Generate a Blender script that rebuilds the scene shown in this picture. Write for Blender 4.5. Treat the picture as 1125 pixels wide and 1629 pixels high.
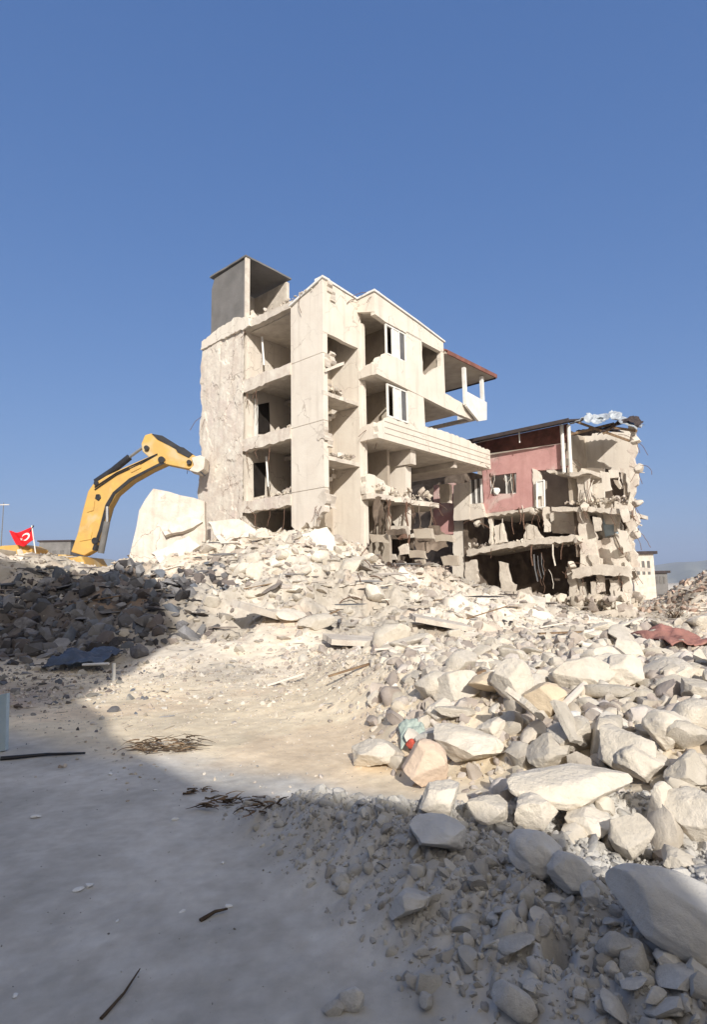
import bpy, bmesh, math, random
import numpy as np
from math import radians, sin, cos, pi
from mathutils import Vector, Matrix
random.seed(7); RNG = np.random.default_rng(11)
for o in list(bpy.data.objects): bpy.data.objects.remove(o)
scn = bpy.context.scene; COL = scn.collection

# ---------------------------------------------------------------- camera
EYE = 1.7; PITCH = radians(7.45); ROLL = radians(1.0); F = 925.0; CX = 562.5; CY = 814.5
vf = Vector((0, cos(PITCH), sin(PITCH))); r0 = Vector((1, 0, 0)); u0 = r0.cross(vf)
vr = cos(ROLL) * r0 - sin(ROLL) * u0; vu = vr.cross(vf)
cam = bpy.data.objects.new('camera', bpy.data.cameras.new('camera')); COL.objects.link(cam)
M = Matrix((vr, vu, -vf)).transposed().to_4x4(); M.translation = (0, 0, EYE)
cam.matrix_world = M
cam.data.sensor_fit = 'VERTICAL'; cam.data.sensor_height = 36; cam.data.lens = 36 * F / 1629
cam.data.clip_start = 0.05; cam.data.clip_end = 20000
scn.camera = cam

# ---------------------------------------------------------------- light
# building axes: UA runs away to the right along the facade, UB runs away to the left along the gable
AZ = radians(40.9)
UA = Vector((sin(AZ), cos(AZ), 0)); UB = Vector((-cos(AZ), sin(AZ), 0)); UZ = Vector((0, 0, 1))
C0 = Vector((-1.2354, 24.5, 0))
SUND = (UA * 1.36 + UB * 1.54 - UZ * 1.0).normalized()          # direction the light travels
SUN_EL = math.asin(-SUND.z); SUN_ROT = math.atan2(-SUND.x, -SUND.y)
w = bpy.data.worlds.new('World'); scn.world = w; w.use_nodes = True
nt = w.node_tree; nt.nodes.clear()
sky = nt.nodes.new('ShaderNodeTexSky'); sky.sky_type = 'NISHITA'; sky.sun_disc = False
sky.sun_elevation = SUN_EL; sky.sun_rotation = SUN_ROT
sky.air_density = 1.0; sky.dust_density = 1.2; sky.ozone_density = 2.2; sky.altitude = 100
bg = nt.nodes.new('ShaderNodeBackground'); bg.inputs[1].default_value = 0.15
out = nt.nodes.new('ShaderNodeOutputWorld')
sepn = nt.nodes.new('ShaderNodeSeparateColor'); comb = nt.nodes.new('ShaderNodeCombineColor'); nt.links.new(sky.outputs[0], sepn.inputs[0])
def mth(op, a, b):
    n = nt.nodes.new('ShaderNodeMath'); n.operation = op
    for i, v in enumerate((a, b)):
        if isinstance(v, (int, float)): n.inputs[i].default_value = v
        else: nt.links.new(v, n.inputs[i])
    return n.outputs[0]
# clear air colour, plus a warm glow added round the sun to lift shade
tcw = nt.nodes.new('ShaderNodeTexCoord'); dp = nt.nodes.new('ShaderNodeVectorMath'); dp.operation = 'DOT_PRODUCT'
nt.links.new(tcw.outputs['Generated'], dp.inputs[0]); dp.inputs[1].default_value = -SUND
fill_glow = mth('POWER', mth('MAXIMUM', dp.outputs['Value'], 0.0), 1.5)
for i, (K, G_, GL) in enumerate(((.285, .80, 3.0), (.455, .62, 2.3), (.90, .45, .72))):
    c = sepn.outputs[i]; nt.links.new(mth('ADD', mth('MULTIPLY', mth('POWER', c, G_), K), mth('MULTIPLY', fill_glow, GL)), comb.inputs[i])
nt.links.new(comb.outputs[0], bg.inputs[0]); nt.links.new(bg.outputs[0], out.inputs[0])
sd = bpy.data.lights.new('sun', 'SUN'); sd.energy = 2.6; sd.angle = radians(0.6); sd.color = (1.0, 0.955, 0.885)
so = bpy.data.objects.new('sun', sd); COL.objects.link(so); so.location = (0, -20, 40)
so.rotation_euler = SUND.to_track_quat('-Z', 'Y').to_euler()
scn.view_settings.view_transform = 'Standard'; scn.view_settings.look = 'None'
scn.view_settings.gamma = 1; scn.view_settings.exposure = 1.12

# ---------------------------------------------------------------- survey helpers
def ray(px, py): return (px - CX) / F * vr - (py - CY) / F * vu + vf
def W(a, b, z): return C0 + UA * a + UB * b + UZ * z
def PA(px, py, a0):                                  # point of the sight line on the plane a = a0 -> (b, z)
    d = ray(px, py); t = (a0 + C0.dot(UA)) / d.dot(UA); p = Vector((0, 0, EYE)) + d * t
    return ((p - C0).dot(UB), p.z)
def PB(px, py, b0):
    d = ray(px, py); t = (b0 + C0.dot(UB)) / d.dot(UB); p = Vector((0, 0, EYE)) + d * t
    return ((p - C0).dot(UA), p.z)
def PY(px, py, Y):
    d = ray(px, py); return Vector((0, 0, EYE)) + d * (Y / d.y)

# ---------------------------------------------------------------- noise (numpy)
def _h(ix, iy, s=0):
    n = (ix.astype(np.int64) * 374761393 + iy.astype(np.int64) * 668265263 + s * 1442695041) & 0x7fffffff
    n = ((n ^ (n >> 13)) * 1274126177) & 0x7fffffff
    return ((n ^ (n >> 16)) & 0xffff) / 65535.0
def vnoise(x, y, s=0):
    ix = np.floor(x); iy = np.floor(y); fx = x - ix; fy = y - iy
    fx = fx * fx * (3 - 2 * fx); fy = fy * fy * (3 - 2 * fy)
    a = _h(ix, iy, s); b = _h(ix + 1, iy, s); c = _h(ix, iy + 1, s); d = _h(ix + 1, iy + 1, s)
    return (a + (b - a) * fx) * (1 - fy) + (c + (d - c) * fx) * fy
def fbm(x, y, o=4, s=0, g=0.5):
    v = 0; a = 1; t = 0
    for i in range(o):
        v = v + a * vnoise(x * 2 ** i + 17.3 * i, y * 2 ** i - 9.1 * i, s + i); t += a; a *= g
    return v / t
def cell(x, y, s=0):                                  # rounded lumps: (1 - distance) to jittered points, and an id
    ix = np.floor(x); iy = np.floor(y); best = np.full(x.shape, 9.0); sec = np.full(x.shape, 9.0); idv = np.zeros(x.shape)
    for dx in (-1, 0, 1):
        for dy in (-1, 0, 1):
            cx = ix + dx; cy = iy + dy
            px = cx + _h(cx, cy, s); py = cy + _h(cx, cy, s + 5)
            d = np.hypot(x - px, y - py); n = d < best
            sec = np.where(n, best, np.minimum(sec, d)); idv = np.where(n, _h(cx, cy, s + 9), idv); best = np.where(n, d, best)
    return best, sec, idv
def sstep(e0, e1, x):
    t = np.clip((x - e0) / (e1 - e0), 0, 1); return t * t * (3 - 2 * t)

# ---------------------------------------------------------------- terrain
ua2 = np.array([UA.x, UA.y]); ub2 = np.array([UB.x, UB.y]); c02 = np.array([C0.x, C0.y])
def seg(x, y, p, q):
    px, py = p; dx, dy = q[0] - px, q[1] - py; L = dx * dx + dy * dy
    t = np.clip(((x - px) * dx + (y - py) * dy) / L, 0, 1)
    return np.hypot(x - px - t * dx, y - py - t * dy), t
def W2(a, b): v = c02 + ua2 * a + ub2 * b; return (v[0], v[1])
def zones(x, y):
    """heap: big stones on the right, crumb: grey crumbled earth near, slope: rubble against the building, road"""
    # road edge: a line from near right to far left
    e = x - (0.78 - 0.55 * (y - 2.2)) + 0.35 * (fbm(x * 0.9, y * 0.9, 3, 3) - 0.5) * 2
    crumb = sstep(-0.65, 0.35, e) * sstep(4.9, 4.1, y + 0.3 * x) * sstep(-1.9, -0.6, x)
    crumb = np.maximum(crumb, 0)
    hl = (x - 0.55) + (y - 4.75) * 0.30 + 0.45 * (fbm(x * 0.8 + 5, y * 0.8, 3, 8) - 0.5) * 2
    heap = sstep(-0.1, 1.7, hl) * sstep(3.3, 5.0, y + 0.42 * (x - 1.2)) * sstep(15, 9, y - 0.2 * x)
    return crumb, heap
def height(x, y, fine=True):
    x = np.asarray(x, float); y = np.asarray(y, float)
    crumb, heap = zones(x, y)
    a = (x - c02[0]) * ua2[0] + (y - c02[1]) * ua2[1]; b = (x - c02[0]) * ub2[0] + (y - c02[1]) * ub2[1]
    d1, t1 = seg(x, y, W2(0.3, 10.5), W2(0.3, 1.0)); d2, t2 = seg(x, y, W2(0.3, 1.0), W2(4.5, 0.2)); d3, t3 = seg(x, y, W2(4.5, 0.2), W2(13, 1.5))
    n1 = fbm(x * 0.28, y * 0.28, 4, 21) - 0.5
    s1 = 4.25 * np.clip(1 - d1 / 13.5, 0, 1) ** 1.15
    s2 = (4.0 - 2.9 * t2) * np.clip(1 - d2 / (12.0 - 4 * t2), 0, 1) ** 1.2
    s3 = (.7 - .7 * t3) * np.clip(1 - d3 / (7.0 - 3 * t3), 0, 1) ** 1.3
    slope = np.maximum(np.maximum(s1, s2) * (1 - .14 * sstep(-2.2, 1.2, x)), s3)
    lp = 3.25 * np.exp(-((x + 15.5) / 9.0) ** 2 - ((y - 25.0) / 6.0) ** 2)
    lp = np.maximum(lp, 2.3 * np.exp(-((x + 9.0) / 4.5) ** 2 - ((y - 20.5) / 4.6) ** 2))
    lp = np.maximum(lp, 2.75 * sstep(-8.5, -12, x) * sstep(15.5, 25.5, y) * sstep(60, 38, y) * sstep(-60, -30, x))
    slope = np.maximum(slope, lp)
    rm = 3.0 * np.exp(-((x - 21.5) / 3.4) ** 2 - ((y - 31.0) / 6.0) ** 2)
    rm2 = 0.35 * np.exp(-((x - 13.5) / 3.5) ** 2 - ((y - 19.0) / 3.5) ** 2)
    slope = np.maximum(slope, np.maximum(rm, rm2))
    inb = sstep(0.2, 1.2, a) * sstep(14, 13, a) * sstep(-0.5, 0.6, b) * sstep(9.4, 8.4, b)
    h = slope * (1 - 0.35 * inb)
    rough = sstep(0.15, 1.2, slope)
    h = h + rough * (n1 * 1.1 + (fbm(x * 0.9, y * 0.9, 4, 31) - 0.5) * 0.9)
    # open ground in front, slight waves
    far = sstep(7, 12, y); midr = sstep(0.2, 3.5, x + (y - 8) * 0.25)
    h = h + far * (fbm(x * 0.35, y * 0.35, 3, 41) - 0.45) * 0.35 * (1 - rough)
    h = h + heap * (0.62 + 0.5 * (fbm(x * 0.45, y * 0.45, 3, 51) - 0.5)) + crumb * (0.16 + 0.28 * (fbm(x * 1.1, y * 1.1, 3, 61) - 0.4))
    # a bank behind the sand where the dark heap stands
    if fine:
        near = sstep(30, 6, y)
        h = h + (fbm(x * 7, y * 7, 3, 71) - 0.5) * 0.012
        h = h + sstep(5.5, 8, y) * (fbm(x * 2.2, y * 2.2, 4, 72) - 0.5) * (0.045 + 0.13 * midr + 0.25 * rough)
        m = np.maximum(crumb, heap * 0.3); mk = m > 0.01
        if mk.any():
            X = x[mk] if x.ndim else x; Y = y[mk] if y.ndim else y
            wx = X + 0.05 * fbm(X * 9, Y * 9, 2, 81); wy = Y + 0.05 * fbm(X * 9 + 4, Y * 9, 2, 82)
            c1, c1b, i1 = cell(wx * 5.5, wy * 5.5, 91); c2, c2b, i2 = cell(wx * 13, wy * 13, 92)
            c0, c0b, i0 = cell(wx * 2.6 + 3, wy * 2.6, 90); add = (1 - np.clip(c0, 0, 1) ** 2) * .11 * i0 + np.clip((c1b - c1) * 3, 0, 1) * (0.02 + 0.05 * i1) + np.clip((c2b - c2) * 3, 0, 1) * 0.02 * (0.3 + i2)
            add = add + (fbm(X * 30, Y * 30, 3, 93) - 0.5) * 0.012
            full = np.zeros(x.shape); full[mk] = add * m[mk]; h = h + full
        r2 = sstep(9, 16, y) * (0.35 + 0.65 * rough); mk = r2 > 0.01
        if mk.any():
            X = x[mk]; Y = y[mk]
            c1, c1b, i1 = cell(X * 1.5 + fbm(X * 2, Y * 2, 2, 5), Y * 1.5, 94)
            full = np.zeros(x.shape); full[mk] = (i1 - 0.5) * 0.34 * sstep(0.0, 0.25, c1b - c1) * r2[mk]; h = h + full
    h = h - .34 * np.exp(-(((x - HOLE[0]) / .045) ** 2 + ((y - HOLE[1]) / .06) ** 2) ** 2)
    return h
HOLE = (99, 99)                                           # a dark hole in the crumbled earth, placed below
def hz(x, y): return float(height(np.array([x]), np.array([y]))[0])
def gp(px, py, sink=0.0):                              # where the sight line meets the ground
    d = ray(px, py); t = 1.5
    ts = np.geomspace(1.5, 90, 900); X = d.x * ts; Y = d.y * ts; Z = EYE + d.z * ts
    below = np.nonzero(Z < height(X, Y))[0]
    k = below[0] if len(below) else len(ts) - 1
    return Vector((X[k], Y[k], Z[k] - sink))

_g = gp(885, 1497); HOLE = (_g.x, _g.y)
# ---------------------------------------------------------------- materials
def N(nt, t, **kw):
    n = nt.nodes.new(t)
    for k, v in kw.items(): setattr(n, k, v)
    return n
def mat(name, c1, c2=None, scale=2.0, rough=0.9, bump=0.3, bscale=12.0, c3=None, tint=0.0, metal=0.0, attr=False, bdist=0.05, detail=8, spec=0.25, crack=0):
    m = bpy.data.materials.new(name); m.use_nodes = True; nt = m.node_tree; L = nt.links
    b = nt.nodes['Principled BSDF']; b.inputs['Roughness'].default_value = rough; b.inputs['Metallic'].default_value = metal
    b.inputs['Specular IOR Level'].default_value = spec
    tc = N(nt, 'ShaderNodeTexCoord')
    n1 = N(nt, 'ShaderNodeTexNoise'); n1.inputs['Scale'].default_value = scale; n1.inputs['Detail'].default_value = detail; n1.inputs['Roughness'].default_value = 0.62
    L.new(tc.outputs['Object'], n1.inputs['Vector'])
    cr = N(nt, 'ShaderNodeValToRGB'); cr.color_ramp.elements[0].position = 0.36; cr.color_ramp.elements[1].position = 0.66
    c2 = c2 or tuple(v * 0.8 for v in c1)
    cr.color_ramp.elements[0].color = (*c2, 1); cr.color_ramp.elements[1].color = (*c1, 1)
    L.new(n1.outputs['Fac'], cr.inputs['Fac']); col = cr.outputs['Color']
    if c3:
        n2 = N(nt, 'ShaderNodeTexNoise'); n2.inputs['Scale'].default_value = scale * 0.35; n2.inputs['Detail'].default_value = 6; n2.inputs['Distortion'].default_value = 0.8
        L.new(tc.outputs['Object'], n2.inputs['Vector'])
        r2 = N(nt, 'ShaderNodeValToRGB'); r2.color_ramp.elements[0].position = 0.55; r2.color_ramp.elements[1].position = 0.68
        L.new(n2.outputs['Fac'], r2.inputs['Fac'])
        mx = N(nt, 'ShaderNodeMixRGB'); L.new(r2.outputs['Color'], mx.inputs['Fac']); L.new(col, mx.inputs['Color1']); mx.inputs['Color2'].default_value = (*c3, 1)
        col = mx.outputs['Color']
    if attr:                                            # every chunk of a merged mass has its own colour
        at = N(nt, 'ShaderNodeAttribute'); at.attribute_name = 'Col'
        mx = N(nt, 'ShaderNodeMixRGB', blend_type='MULTIPLY'); mx.inputs['Fac'].default_value = 1
        L.new(col, mx.inputs['Color1']); L.new(at.outputs['Color'], mx.inputs['Color2']); col = mx.outputs['Color']
    if tint:
        oi = N(nt, 'ShaderNodeObjectInfo'); mr = N(nt, 'ShaderNodeMapRange')
        mr.inputs['To Min'].default_value = -tint; mr.inputs['To Max'].default_value = tint * 0.6
        L.new(oi.outputs['Random'], mr.inputs['Value'])
        ma = N(nt, 'ShaderNodeMath', operation='ADD'); L.new(mr.outputs[0], ma.inputs[0]); ma.inputs[1].default_value = 1
        hs = N(nt, 'ShaderNodeHueSaturation'); L.new(col, hs.inputs['Color']); L.new(ma.outputs[0], hs.inputs['Value']); col = hs.outputs['Color']
    if crack:                                           # hairline cracks, only where a slow noise lets them through
        nd = N(nt, 'ShaderNodeTexNoise'); nd.inputs['Scale'].default_value = 1.5; nd.inputs['Detail'].default_value = 5; L.new(tc.outputs['Object'], nd.inputs['Vector'])
        va = N(nt, 'ShaderNodeVectorMath', operation='MULTIPLY_ADD'); L.new(nd.outputs['Color'], va.inputs[0]); va.inputs[1].default_value = (1.1, 1.1, 1.1); L.new(tc.outputs['Object'], va.inputs[2])
        vo = N(nt, 'ShaderNodeTexVoronoi', feature='DISTANCE_TO_EDGE'); vo.inputs['Scale'].default_value = .75; L.new(va.outputs[0], vo.inputs['Vector'])
        mr2 = N(nt, 'ShaderNodeMapRange'); mr2.inputs['From Min'].default_value = .004; mr2.inputs['From Max'].default_value = .016; mr2.inputs['To Min'].default_value = crack; mr2.inputs['To Max'].default_value = 0; L.new(vo.outputs['Distance'], mr2.inputs['Value'])
        n5 = N(nt, 'ShaderNodeTexNoise'); n5.inputs['Scale'].default_value = .45; L.new(tc.outputs['Object'], n5.inputs['Vector'])
        mr3 = N(nt, 'ShaderNodeMapRange'); mr3.inputs['From Min'].default_value = .46; mr3.inputs['From Max'].default_value = .6; L.new(n5.outputs['Fac'], mr3.inputs['Value'])
        mm = N(nt, 'ShaderNodeMath', operation='MULTIPLY'); L.new(mr2.outputs[0], mm.inputs[0]); L.new(mr3.outputs[0], mm.inputs[1])
        mx = N(nt, 'ShaderNodeMixRGB'); L.new(mm.outputs[0], mx.inputs['Fac']); L.new(col, mx.inputs['Color1']); mx.inputs['Color2'].default_value = (.25, .19, .15, 1); col = mx.outputs['Color']
        # dirt run down the walls in streaks
        mp = N(nt, 'ShaderNodeMapping'); mp.inputs['Scale'].default_value = (2.6, 2.6, .22); L.new(tc.outputs['Object'], mp.inputs['Vector'])
        n6 = N(nt, 'ShaderNodeTexNoise'); n6.inputs['Scale'].default_value = 1.3; n6.inputs['Detail'].default_value = 6; L.new(mp.outputs[0], n6.inputs['Vector'])
        mr4 = N(nt, 'ShaderNodeMapRange'); mr4.inputs['From Min'].default_value = .52; mr4.inputs['From Max'].default_value = .75; mr4.inputs['To Max'].default_value = .55; L.new(n6.outputs['Fac'], mr4.inputs['Value'])
        mx = N(nt, 'ShaderNodeMixRGB'); L.new(mr4.outputs[0], mx.inputs['Fac']); L.new(col, mx.inputs['Color1']); mx.inputs['Color2'].default_value = (c2[0] * .78, c2[1] * .76, c2[2] * .74, 1); col = mx.outputs['Color']
    L.new(col, b.inputs['Base Color'])
    if bump:
        n3 = N(nt, 'ShaderNodeTexNoise'); n3.inputs['Scale'].default_value = bscale; n3.inputs['Detail'].default_value = 9; n3.inputs['Roughness'].default_value = 0.7
        L.new(tc.outputs['Object'], n3.inputs['Vector'])
        bp = N(nt, 'ShaderNodeBump'); bp.inputs['Strength'].default_value = bump; bp.inputs['Distance'].default_value = bdist
        L.new(n3.outputs['Fac'], bp.inputs['Height']); L.new(bp.outputs[0], b.inputs['Normal'])
    return m
MT = dict(
 plaster=mat('plaster', (.73,.675,.59), (.665,.60,.52), 0.9, bump=.3, bscale=5, c3=(.69,.62,.54), crack=.55),
 gable=mat('gable', (.74,.69,.60), (.58,.50,.43), 1.6, bump=.6, bscale=5, c3=(.64,.55,.49), bdist=.06, crack=.9),
 inner=mat('inner', (.50,.44,.36), (.38,.32,.26), 1.2, bump=.3, bscale=4),
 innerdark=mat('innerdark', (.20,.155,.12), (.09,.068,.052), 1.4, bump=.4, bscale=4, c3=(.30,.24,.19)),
 concrete=mat('concrete', (.67,.61,.53), (.51,.45,.385), 2.2, bump=.6, bscale=8),
 greycon=mat('grey_concrete', (.20,.19,.185), (.14,.135,.13), 0.8, bump=.4, bscale=5),
 pink=mat('pink_plaster', (.54,.31,.29), (.46,.25,.235), 1.6, bump=.3, bscale=5, c3=(.60,.46,.42), crack=.55),
 roofdark=mat('roof_dark', (.075,.055,.052), (.04,.034,.036), 2.5, bump=.4),
 roofred=mat('roof_red', (.26,.11,.085), (.15,.07,.055), 2.5, bump=.4),
 white=mat('white_frame', (.78,.77,.74), (.66,.64,.60), 3, rough=.5, bump=.1),
 glass=mat('dusty_glass', (.16,.15,.14), (.10,.095,.09), 2, rough=.25, bump=.05, spec=.5),
 tin=mat('tin_sheet', (.55,.60,.64), (.35,.38,.42), 2.5, rough=.45, metal=.3, bump=.2),
 yellow=mat('excavator_yellow', (.60,.37,.10), (.50,.31,.10), 2.4, rough=.55, bump=.12, c3=(.52,.40,.22)),
 hose=mat('black_steel', (.035,.036,.042), (.02,.02,.024), 3, rough=.4, bump=.1),
 chrome=mat('steel_rod', (.5,.5,.5), (.4,.4,.4), 3, rough=.25, metal=.8, bump=0),
 rust=mat('rusty_steel', (.20,.12,.085), (.11,.065,.045), 8, rough=.8, bump=.3),
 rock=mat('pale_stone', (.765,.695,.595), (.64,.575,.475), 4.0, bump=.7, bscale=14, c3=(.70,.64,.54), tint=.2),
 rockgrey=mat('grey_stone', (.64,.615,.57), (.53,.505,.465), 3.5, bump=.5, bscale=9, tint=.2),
 rockshade=mat('shaded_stone', (.25,.24,.245), (.14,.135,.14), 4, bump=.6, bscale=9, tint=.3),  # stone copy darkened to deepen the left heap's shade
 rockpeach=mat('peach_stone', (.74,.58,.45), (.64,.50,.38), 3.5, bump=.5, bscale=9),
 rockochre=mat('ochre_stone', (.66,.55,.40), (.57,.46,.33), 3.5, bump=.5, bscale=9),
 rubble=mat('rubble', (.95,.95,.95), (.72,.70,.67), 5.0, bump=.5, bscale=14, attr=True),
 ground=mat('ground', (1.0,1.0,1.0), (.84,.82,.80), 6.0, bump=.35, bscale=26, attr=True, bdist=.02),
 black=mat('doorway_shade', (.03,.024,.02), (.015,.012,.01), 2, bump=.1),
 wood=mat('old_wood', (.30,.21,.13), (.17,.11,.07), 9, bump=.4, bscale=20),
 branch=mat('dry_branch', (.12,.085,.055), (.06,.042,.03), 12, bump=.4, bscale=30),
 paper=mat('white_litter', (.82,.81,.78), (.66,.65,.62), 9, bump=.2, bscale=20),
 teal=mat('teal_cloth', (.46,.53,.47), (.38,.44,.39), 6, bump=.5),
 red=mat('red_cloth', (.62,.12,.08), (.42,.07,.05), 5, bump=.5),
 maroon=mat('maroon_blanket', (.40,.19,.16), (.32,.16,.13), 3, bump=.6, c3=(.55,.38,.29)),
 blue=mat('blue_tarp', (.09,.12,.18), (.06,.075,.11), 2.5, rough=.6, bump=.7, bscale=4),
 paleblue=mat('pale_blue_paint', (.50,.60,.66), (.38,.48,.54), 2.5, bump=.2),
 flagred=mat('flag_red', (.72,.02,.03), (.60,.015,.02), 3, bump=.1),
 hill=mat('hill', (.30,.30,.26), (.20,.21,.18), .004, bump=0),
 farwall=mat('far_wall', (.62,.58,.53), (.48,.44,.40), .8, bump=.2),
 asphalt=mat('outer_wall', (.45,.42,.38), (.36,.33,.30), .8, bump=.2),
)

# ---------------------------------------------------------------- builders
def tag(o, label=None, cat=None, group=None, kind=None):
    if label: o['label'] = label
    if cat: o['category'] = cat
    if group: o['group'] = group
    if kind: o['kind'] = kind
    return o
def empty(name, loc, label, cat, group=None):
    o = bpy.data.objects.new(name, None); COL.objects.link(o); o.location = loc; o.empty_display_size = .3
    return tag(o, label, cat, group)
def root_loc(p):
    while p.parent: p = p.parent
    return p.location
class MB:
    def __init__(s): s.v = []; s.f = []
    def add(s, vs, fs):
        k = len(s.v); s.v += [Vector(v) for v in vs]; s.f += [[i + k for i in f] for f in fs]; return s
    def prism(s, pts, off):                              # planar outline pushed along off
        n = len(pts); off = Vector(off); vs = [Vector(p) for p in pts] + [Vector(p) + off for p in pts]
        nrm = Vector((0, 0, 0))
        for i in range(n): nrm += vs[i].cross(vs[(i + 1) % n])
        fr = list(range(n)); bk = list(range(2 * n - 1, n - 1, -1))
        fs = [fr, bk] + [[(i + 1) % n, i, i + n, (i + 1) % n + n] for i in range(n)]
        if nrm.dot(off) > 0: fs = [f[::-1] for f in fs]
        return s.add(vs, fs)
    def A(s, bz, a0, t): return s.prism([W(a0, b, z) for b, z in bz], UA * t)
    def B(s, az, b0, t): return s.prism([W(a, b0, z) for a, z in az], UB * t)
    def Z(s, ab, z0, t): return s.prism([W(a, b, z0) for a, b in ab], (0, 0, -t))
    def box(s, a0, a1, b0, b1, z0, z1): return s.prism([W(a0, b0, z0), W(a1, b0, z0), W(a1, b1, z0), W(a0, b1, z0)], (0, 0, z1 - z0))
    def obox(s, c, ex, ey, ez):                          # oriented box, half axes
        c = Vector(c); ex = Vector(ex); ey = Vector(ey); ez = Vector(ez)
        return s.prism([c - ex - ey - ez, c + ex - ey - ez, c + ex + ey - ez, c - ex + ey - ez], ez * 2)
    def bar(s, p, q, w_, h_=None, up=(0, 0, 1)):
        p = Vector(p); q = Vector(q); d = q - p; L = d.length; d.normalize(); up = Vector(up)
        if abs(d.dot(up)) > .98: up = Vector((1, 0, 0))
        x = d.cross(up).normalized(); y = x.cross(d)
        return s.obox((p + q) / 2, d * L / 2, x * w_ / 2, y * (h_ or w_) / 2)
    def tube(s, pts, r, n=7, r2=None):
        pts = [Vector(p) for p in pts]; m = len(pts); k = len(s.v)
        for i, p in enumerate(pts):
            d = (pts[min(i + 1, m - 1)] - pts[max(i - 1, 0)]).normalized()
            up = Vector((0, 0, 1)) if abs(d.z) < .9 else Vector((1, 0, 0))
            x = d.cross(up).normalized(); y = x.cross(d); rr = r if r2 is None else r + (r2 - r) * i / (m - 1)
            for j in range(n): s.v.append(p + (x * cos(2 * pi * j / n) + y * sin(2 * pi * j / n)) * rr)
        for i in range(m - 1):
            for j in range(n): s.f.append([k + i * n + j, k + i * n + (j + 1) % n, k + (i + 1) * n + (j + 1) % n, k + (i + 1) * n + j])
        s.f.append([k + j for j in range(n)][::-1]); s.f.append([k + (m - 1) * n + j for j in range(n)])
        return s
    def build(s, name, m, parent=None, loc=None, bevel=0, smooth=False):
        me = bpy.data.meshes.new(name); base = root_loc(parent) if parent else Vector(loc or (0, 0, 0))
        me.from_pydata([v - base for v in s.v], [], s.f); me.materials.append(MT[m] if isinstance(m, str) else m); me.update()
        o = bpy.data.objects.new(name, me); COL.objects.link(o)
        if parent: o.parent = parent
        else: o.location = base
        if smooth:
            me.polygons.foreach_set('use_smooth', [True] * len(me.polygons)); me.set_sharp_from_angle(angle=radians(40))
        if bevel:
            bv = o.modifiers.new('bevel', 'BEVEL'); bv.width = bevel; bv.segments = 2; bv.limit_method = 'ANGLE'
        return o
def jag(pts, amp=.08, step=.35, keep=()):                # broken outline: split the edges and shift the new points
    out_ = []
    n = len(pts)
    for i in range(n):
        p = pts[i]; q = pts[(i + 1) % n]; out_.append(tuple(p))
        if i in keep: continue
        L = math.hypot(q[0] - p[0], q[1] - p[1]); k = int(L / step)
        nx, ny = -(q[1] - p[1]) / (L + 1e-6), (q[0] - p[0]) / (L + 1e-6)
        for j in range(1, k + 1):
            t = (j + random.uniform(-.3, .3)) / (k + 1); d = random.uniform(-amp, amp)
            out_.append((p[0] + (q[0] - p[0]) * t + nx * d, p[1] + (q[1] - p[1]) * t + ny * d))
    return out_
def pxA(l, a0): return [PA(x, y, a0) for x, y in l]
def pxB(l, b0): return [PB(x, y, b0) for x, y in l]

# ---------------------------------------------------------------- rocks
def ico(n):
    bm = bmesh.new(); bmesh.ops.create_icosphere(bm, subdivisions=n, radius=1); bm.verts.ensure_lookup_table()
    v = np.array([x.co[:] for x in bm.verts]); f = np.array([[x.index for x in p.verts] for p in bm.faces]); bm.free(); return v, f
def n3(v, sc, s): return (fbm(v[:, 0] * sc + v[:, 2] * 1.7, v[:, 1] * sc - v[:, 2] * 1.3, 3, s) + fbm(v[:, 2] * sc + 7, v[:, 0] * sc + v[:, 1] * .9, 3, s + 40)) - 1
def rock_shape(n, seed, planes=14, lo=.45, hi=.88, noise=.06, sc=(1, 1, 1)):
    r = np.random.default_rng(seed); v, f = ico(n); v = v.copy()
    v *= (1 + .25 * n3(v, 1.2, seed))[:, None]
    for k in range(planes):
        nn = r.normal(size=3); nn /= np.linalg.norm(nn); d = r.uniform(lo, hi)
        e = v @ nn - d; m = e > 0; v[m] -= np.outer(e[m] * .97, nn)
    v *= (1 + noise * n3(v, 4.5, seed + 3) + noise * .5 * n3(v, 11, seed + 5))[:, None]
    return v * np.array(sc), f
def np_mesh(name, v, f, m, smooth=40, cols=None):
    me = bpy.data.meshes.new(name); me.vertices.add(len(v)); me.vertices.foreach_set('co', v.astype(np.float32).ravel())
    k = f.shape[1]; me.loops.add(f.size); me.loops.foreach_set('vertex_index', f.astype(np.int32).ravel())
    me.polygons.add(len(f)); me.polygons.foreach_set('loop_start', np.arange(0, f.size, k, dtype=np.int32))
    me.update(calc_edges=True); me.validate()
    if smooth:
        me.polygons.foreach_set('use_smooth', np.ones(len(f), bool)); me.set_sharp_from_angle(angle=radians(smooth)) if smooth < 180 else None
    if cols is not None:
        at = me.color_attributes.new('Col', 'FLOAT_COLOR', 'POINT')
        c = np.ones((len(v), 4), np.float32); c[:, :3] = cols; at.data.foreach_set('color', c.ravel())
    me.materials.append(MT[m]); return me
def rotm(r, n):                                          # n random rotations
    q = r.normal(size=(n, 4)); q /= np.linalg.norm(q, axis=1)[:, None]; w_, x, y, z = q.T
    return np.stack([1 - 2 * (y * y + z * z), 2 * (x * y - z * w_), 2 * (x * z + y * w_), 2 * (x * y + z * w_), 1 - 2 * (x * x + z * z), 2 * (y * z - x * w_), 2 * (x * z - y * w_), 2 * (y * z + x * w_), 1 - 2 * (x * x + y * y)], 1).reshape(n, 3, 3)
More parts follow.
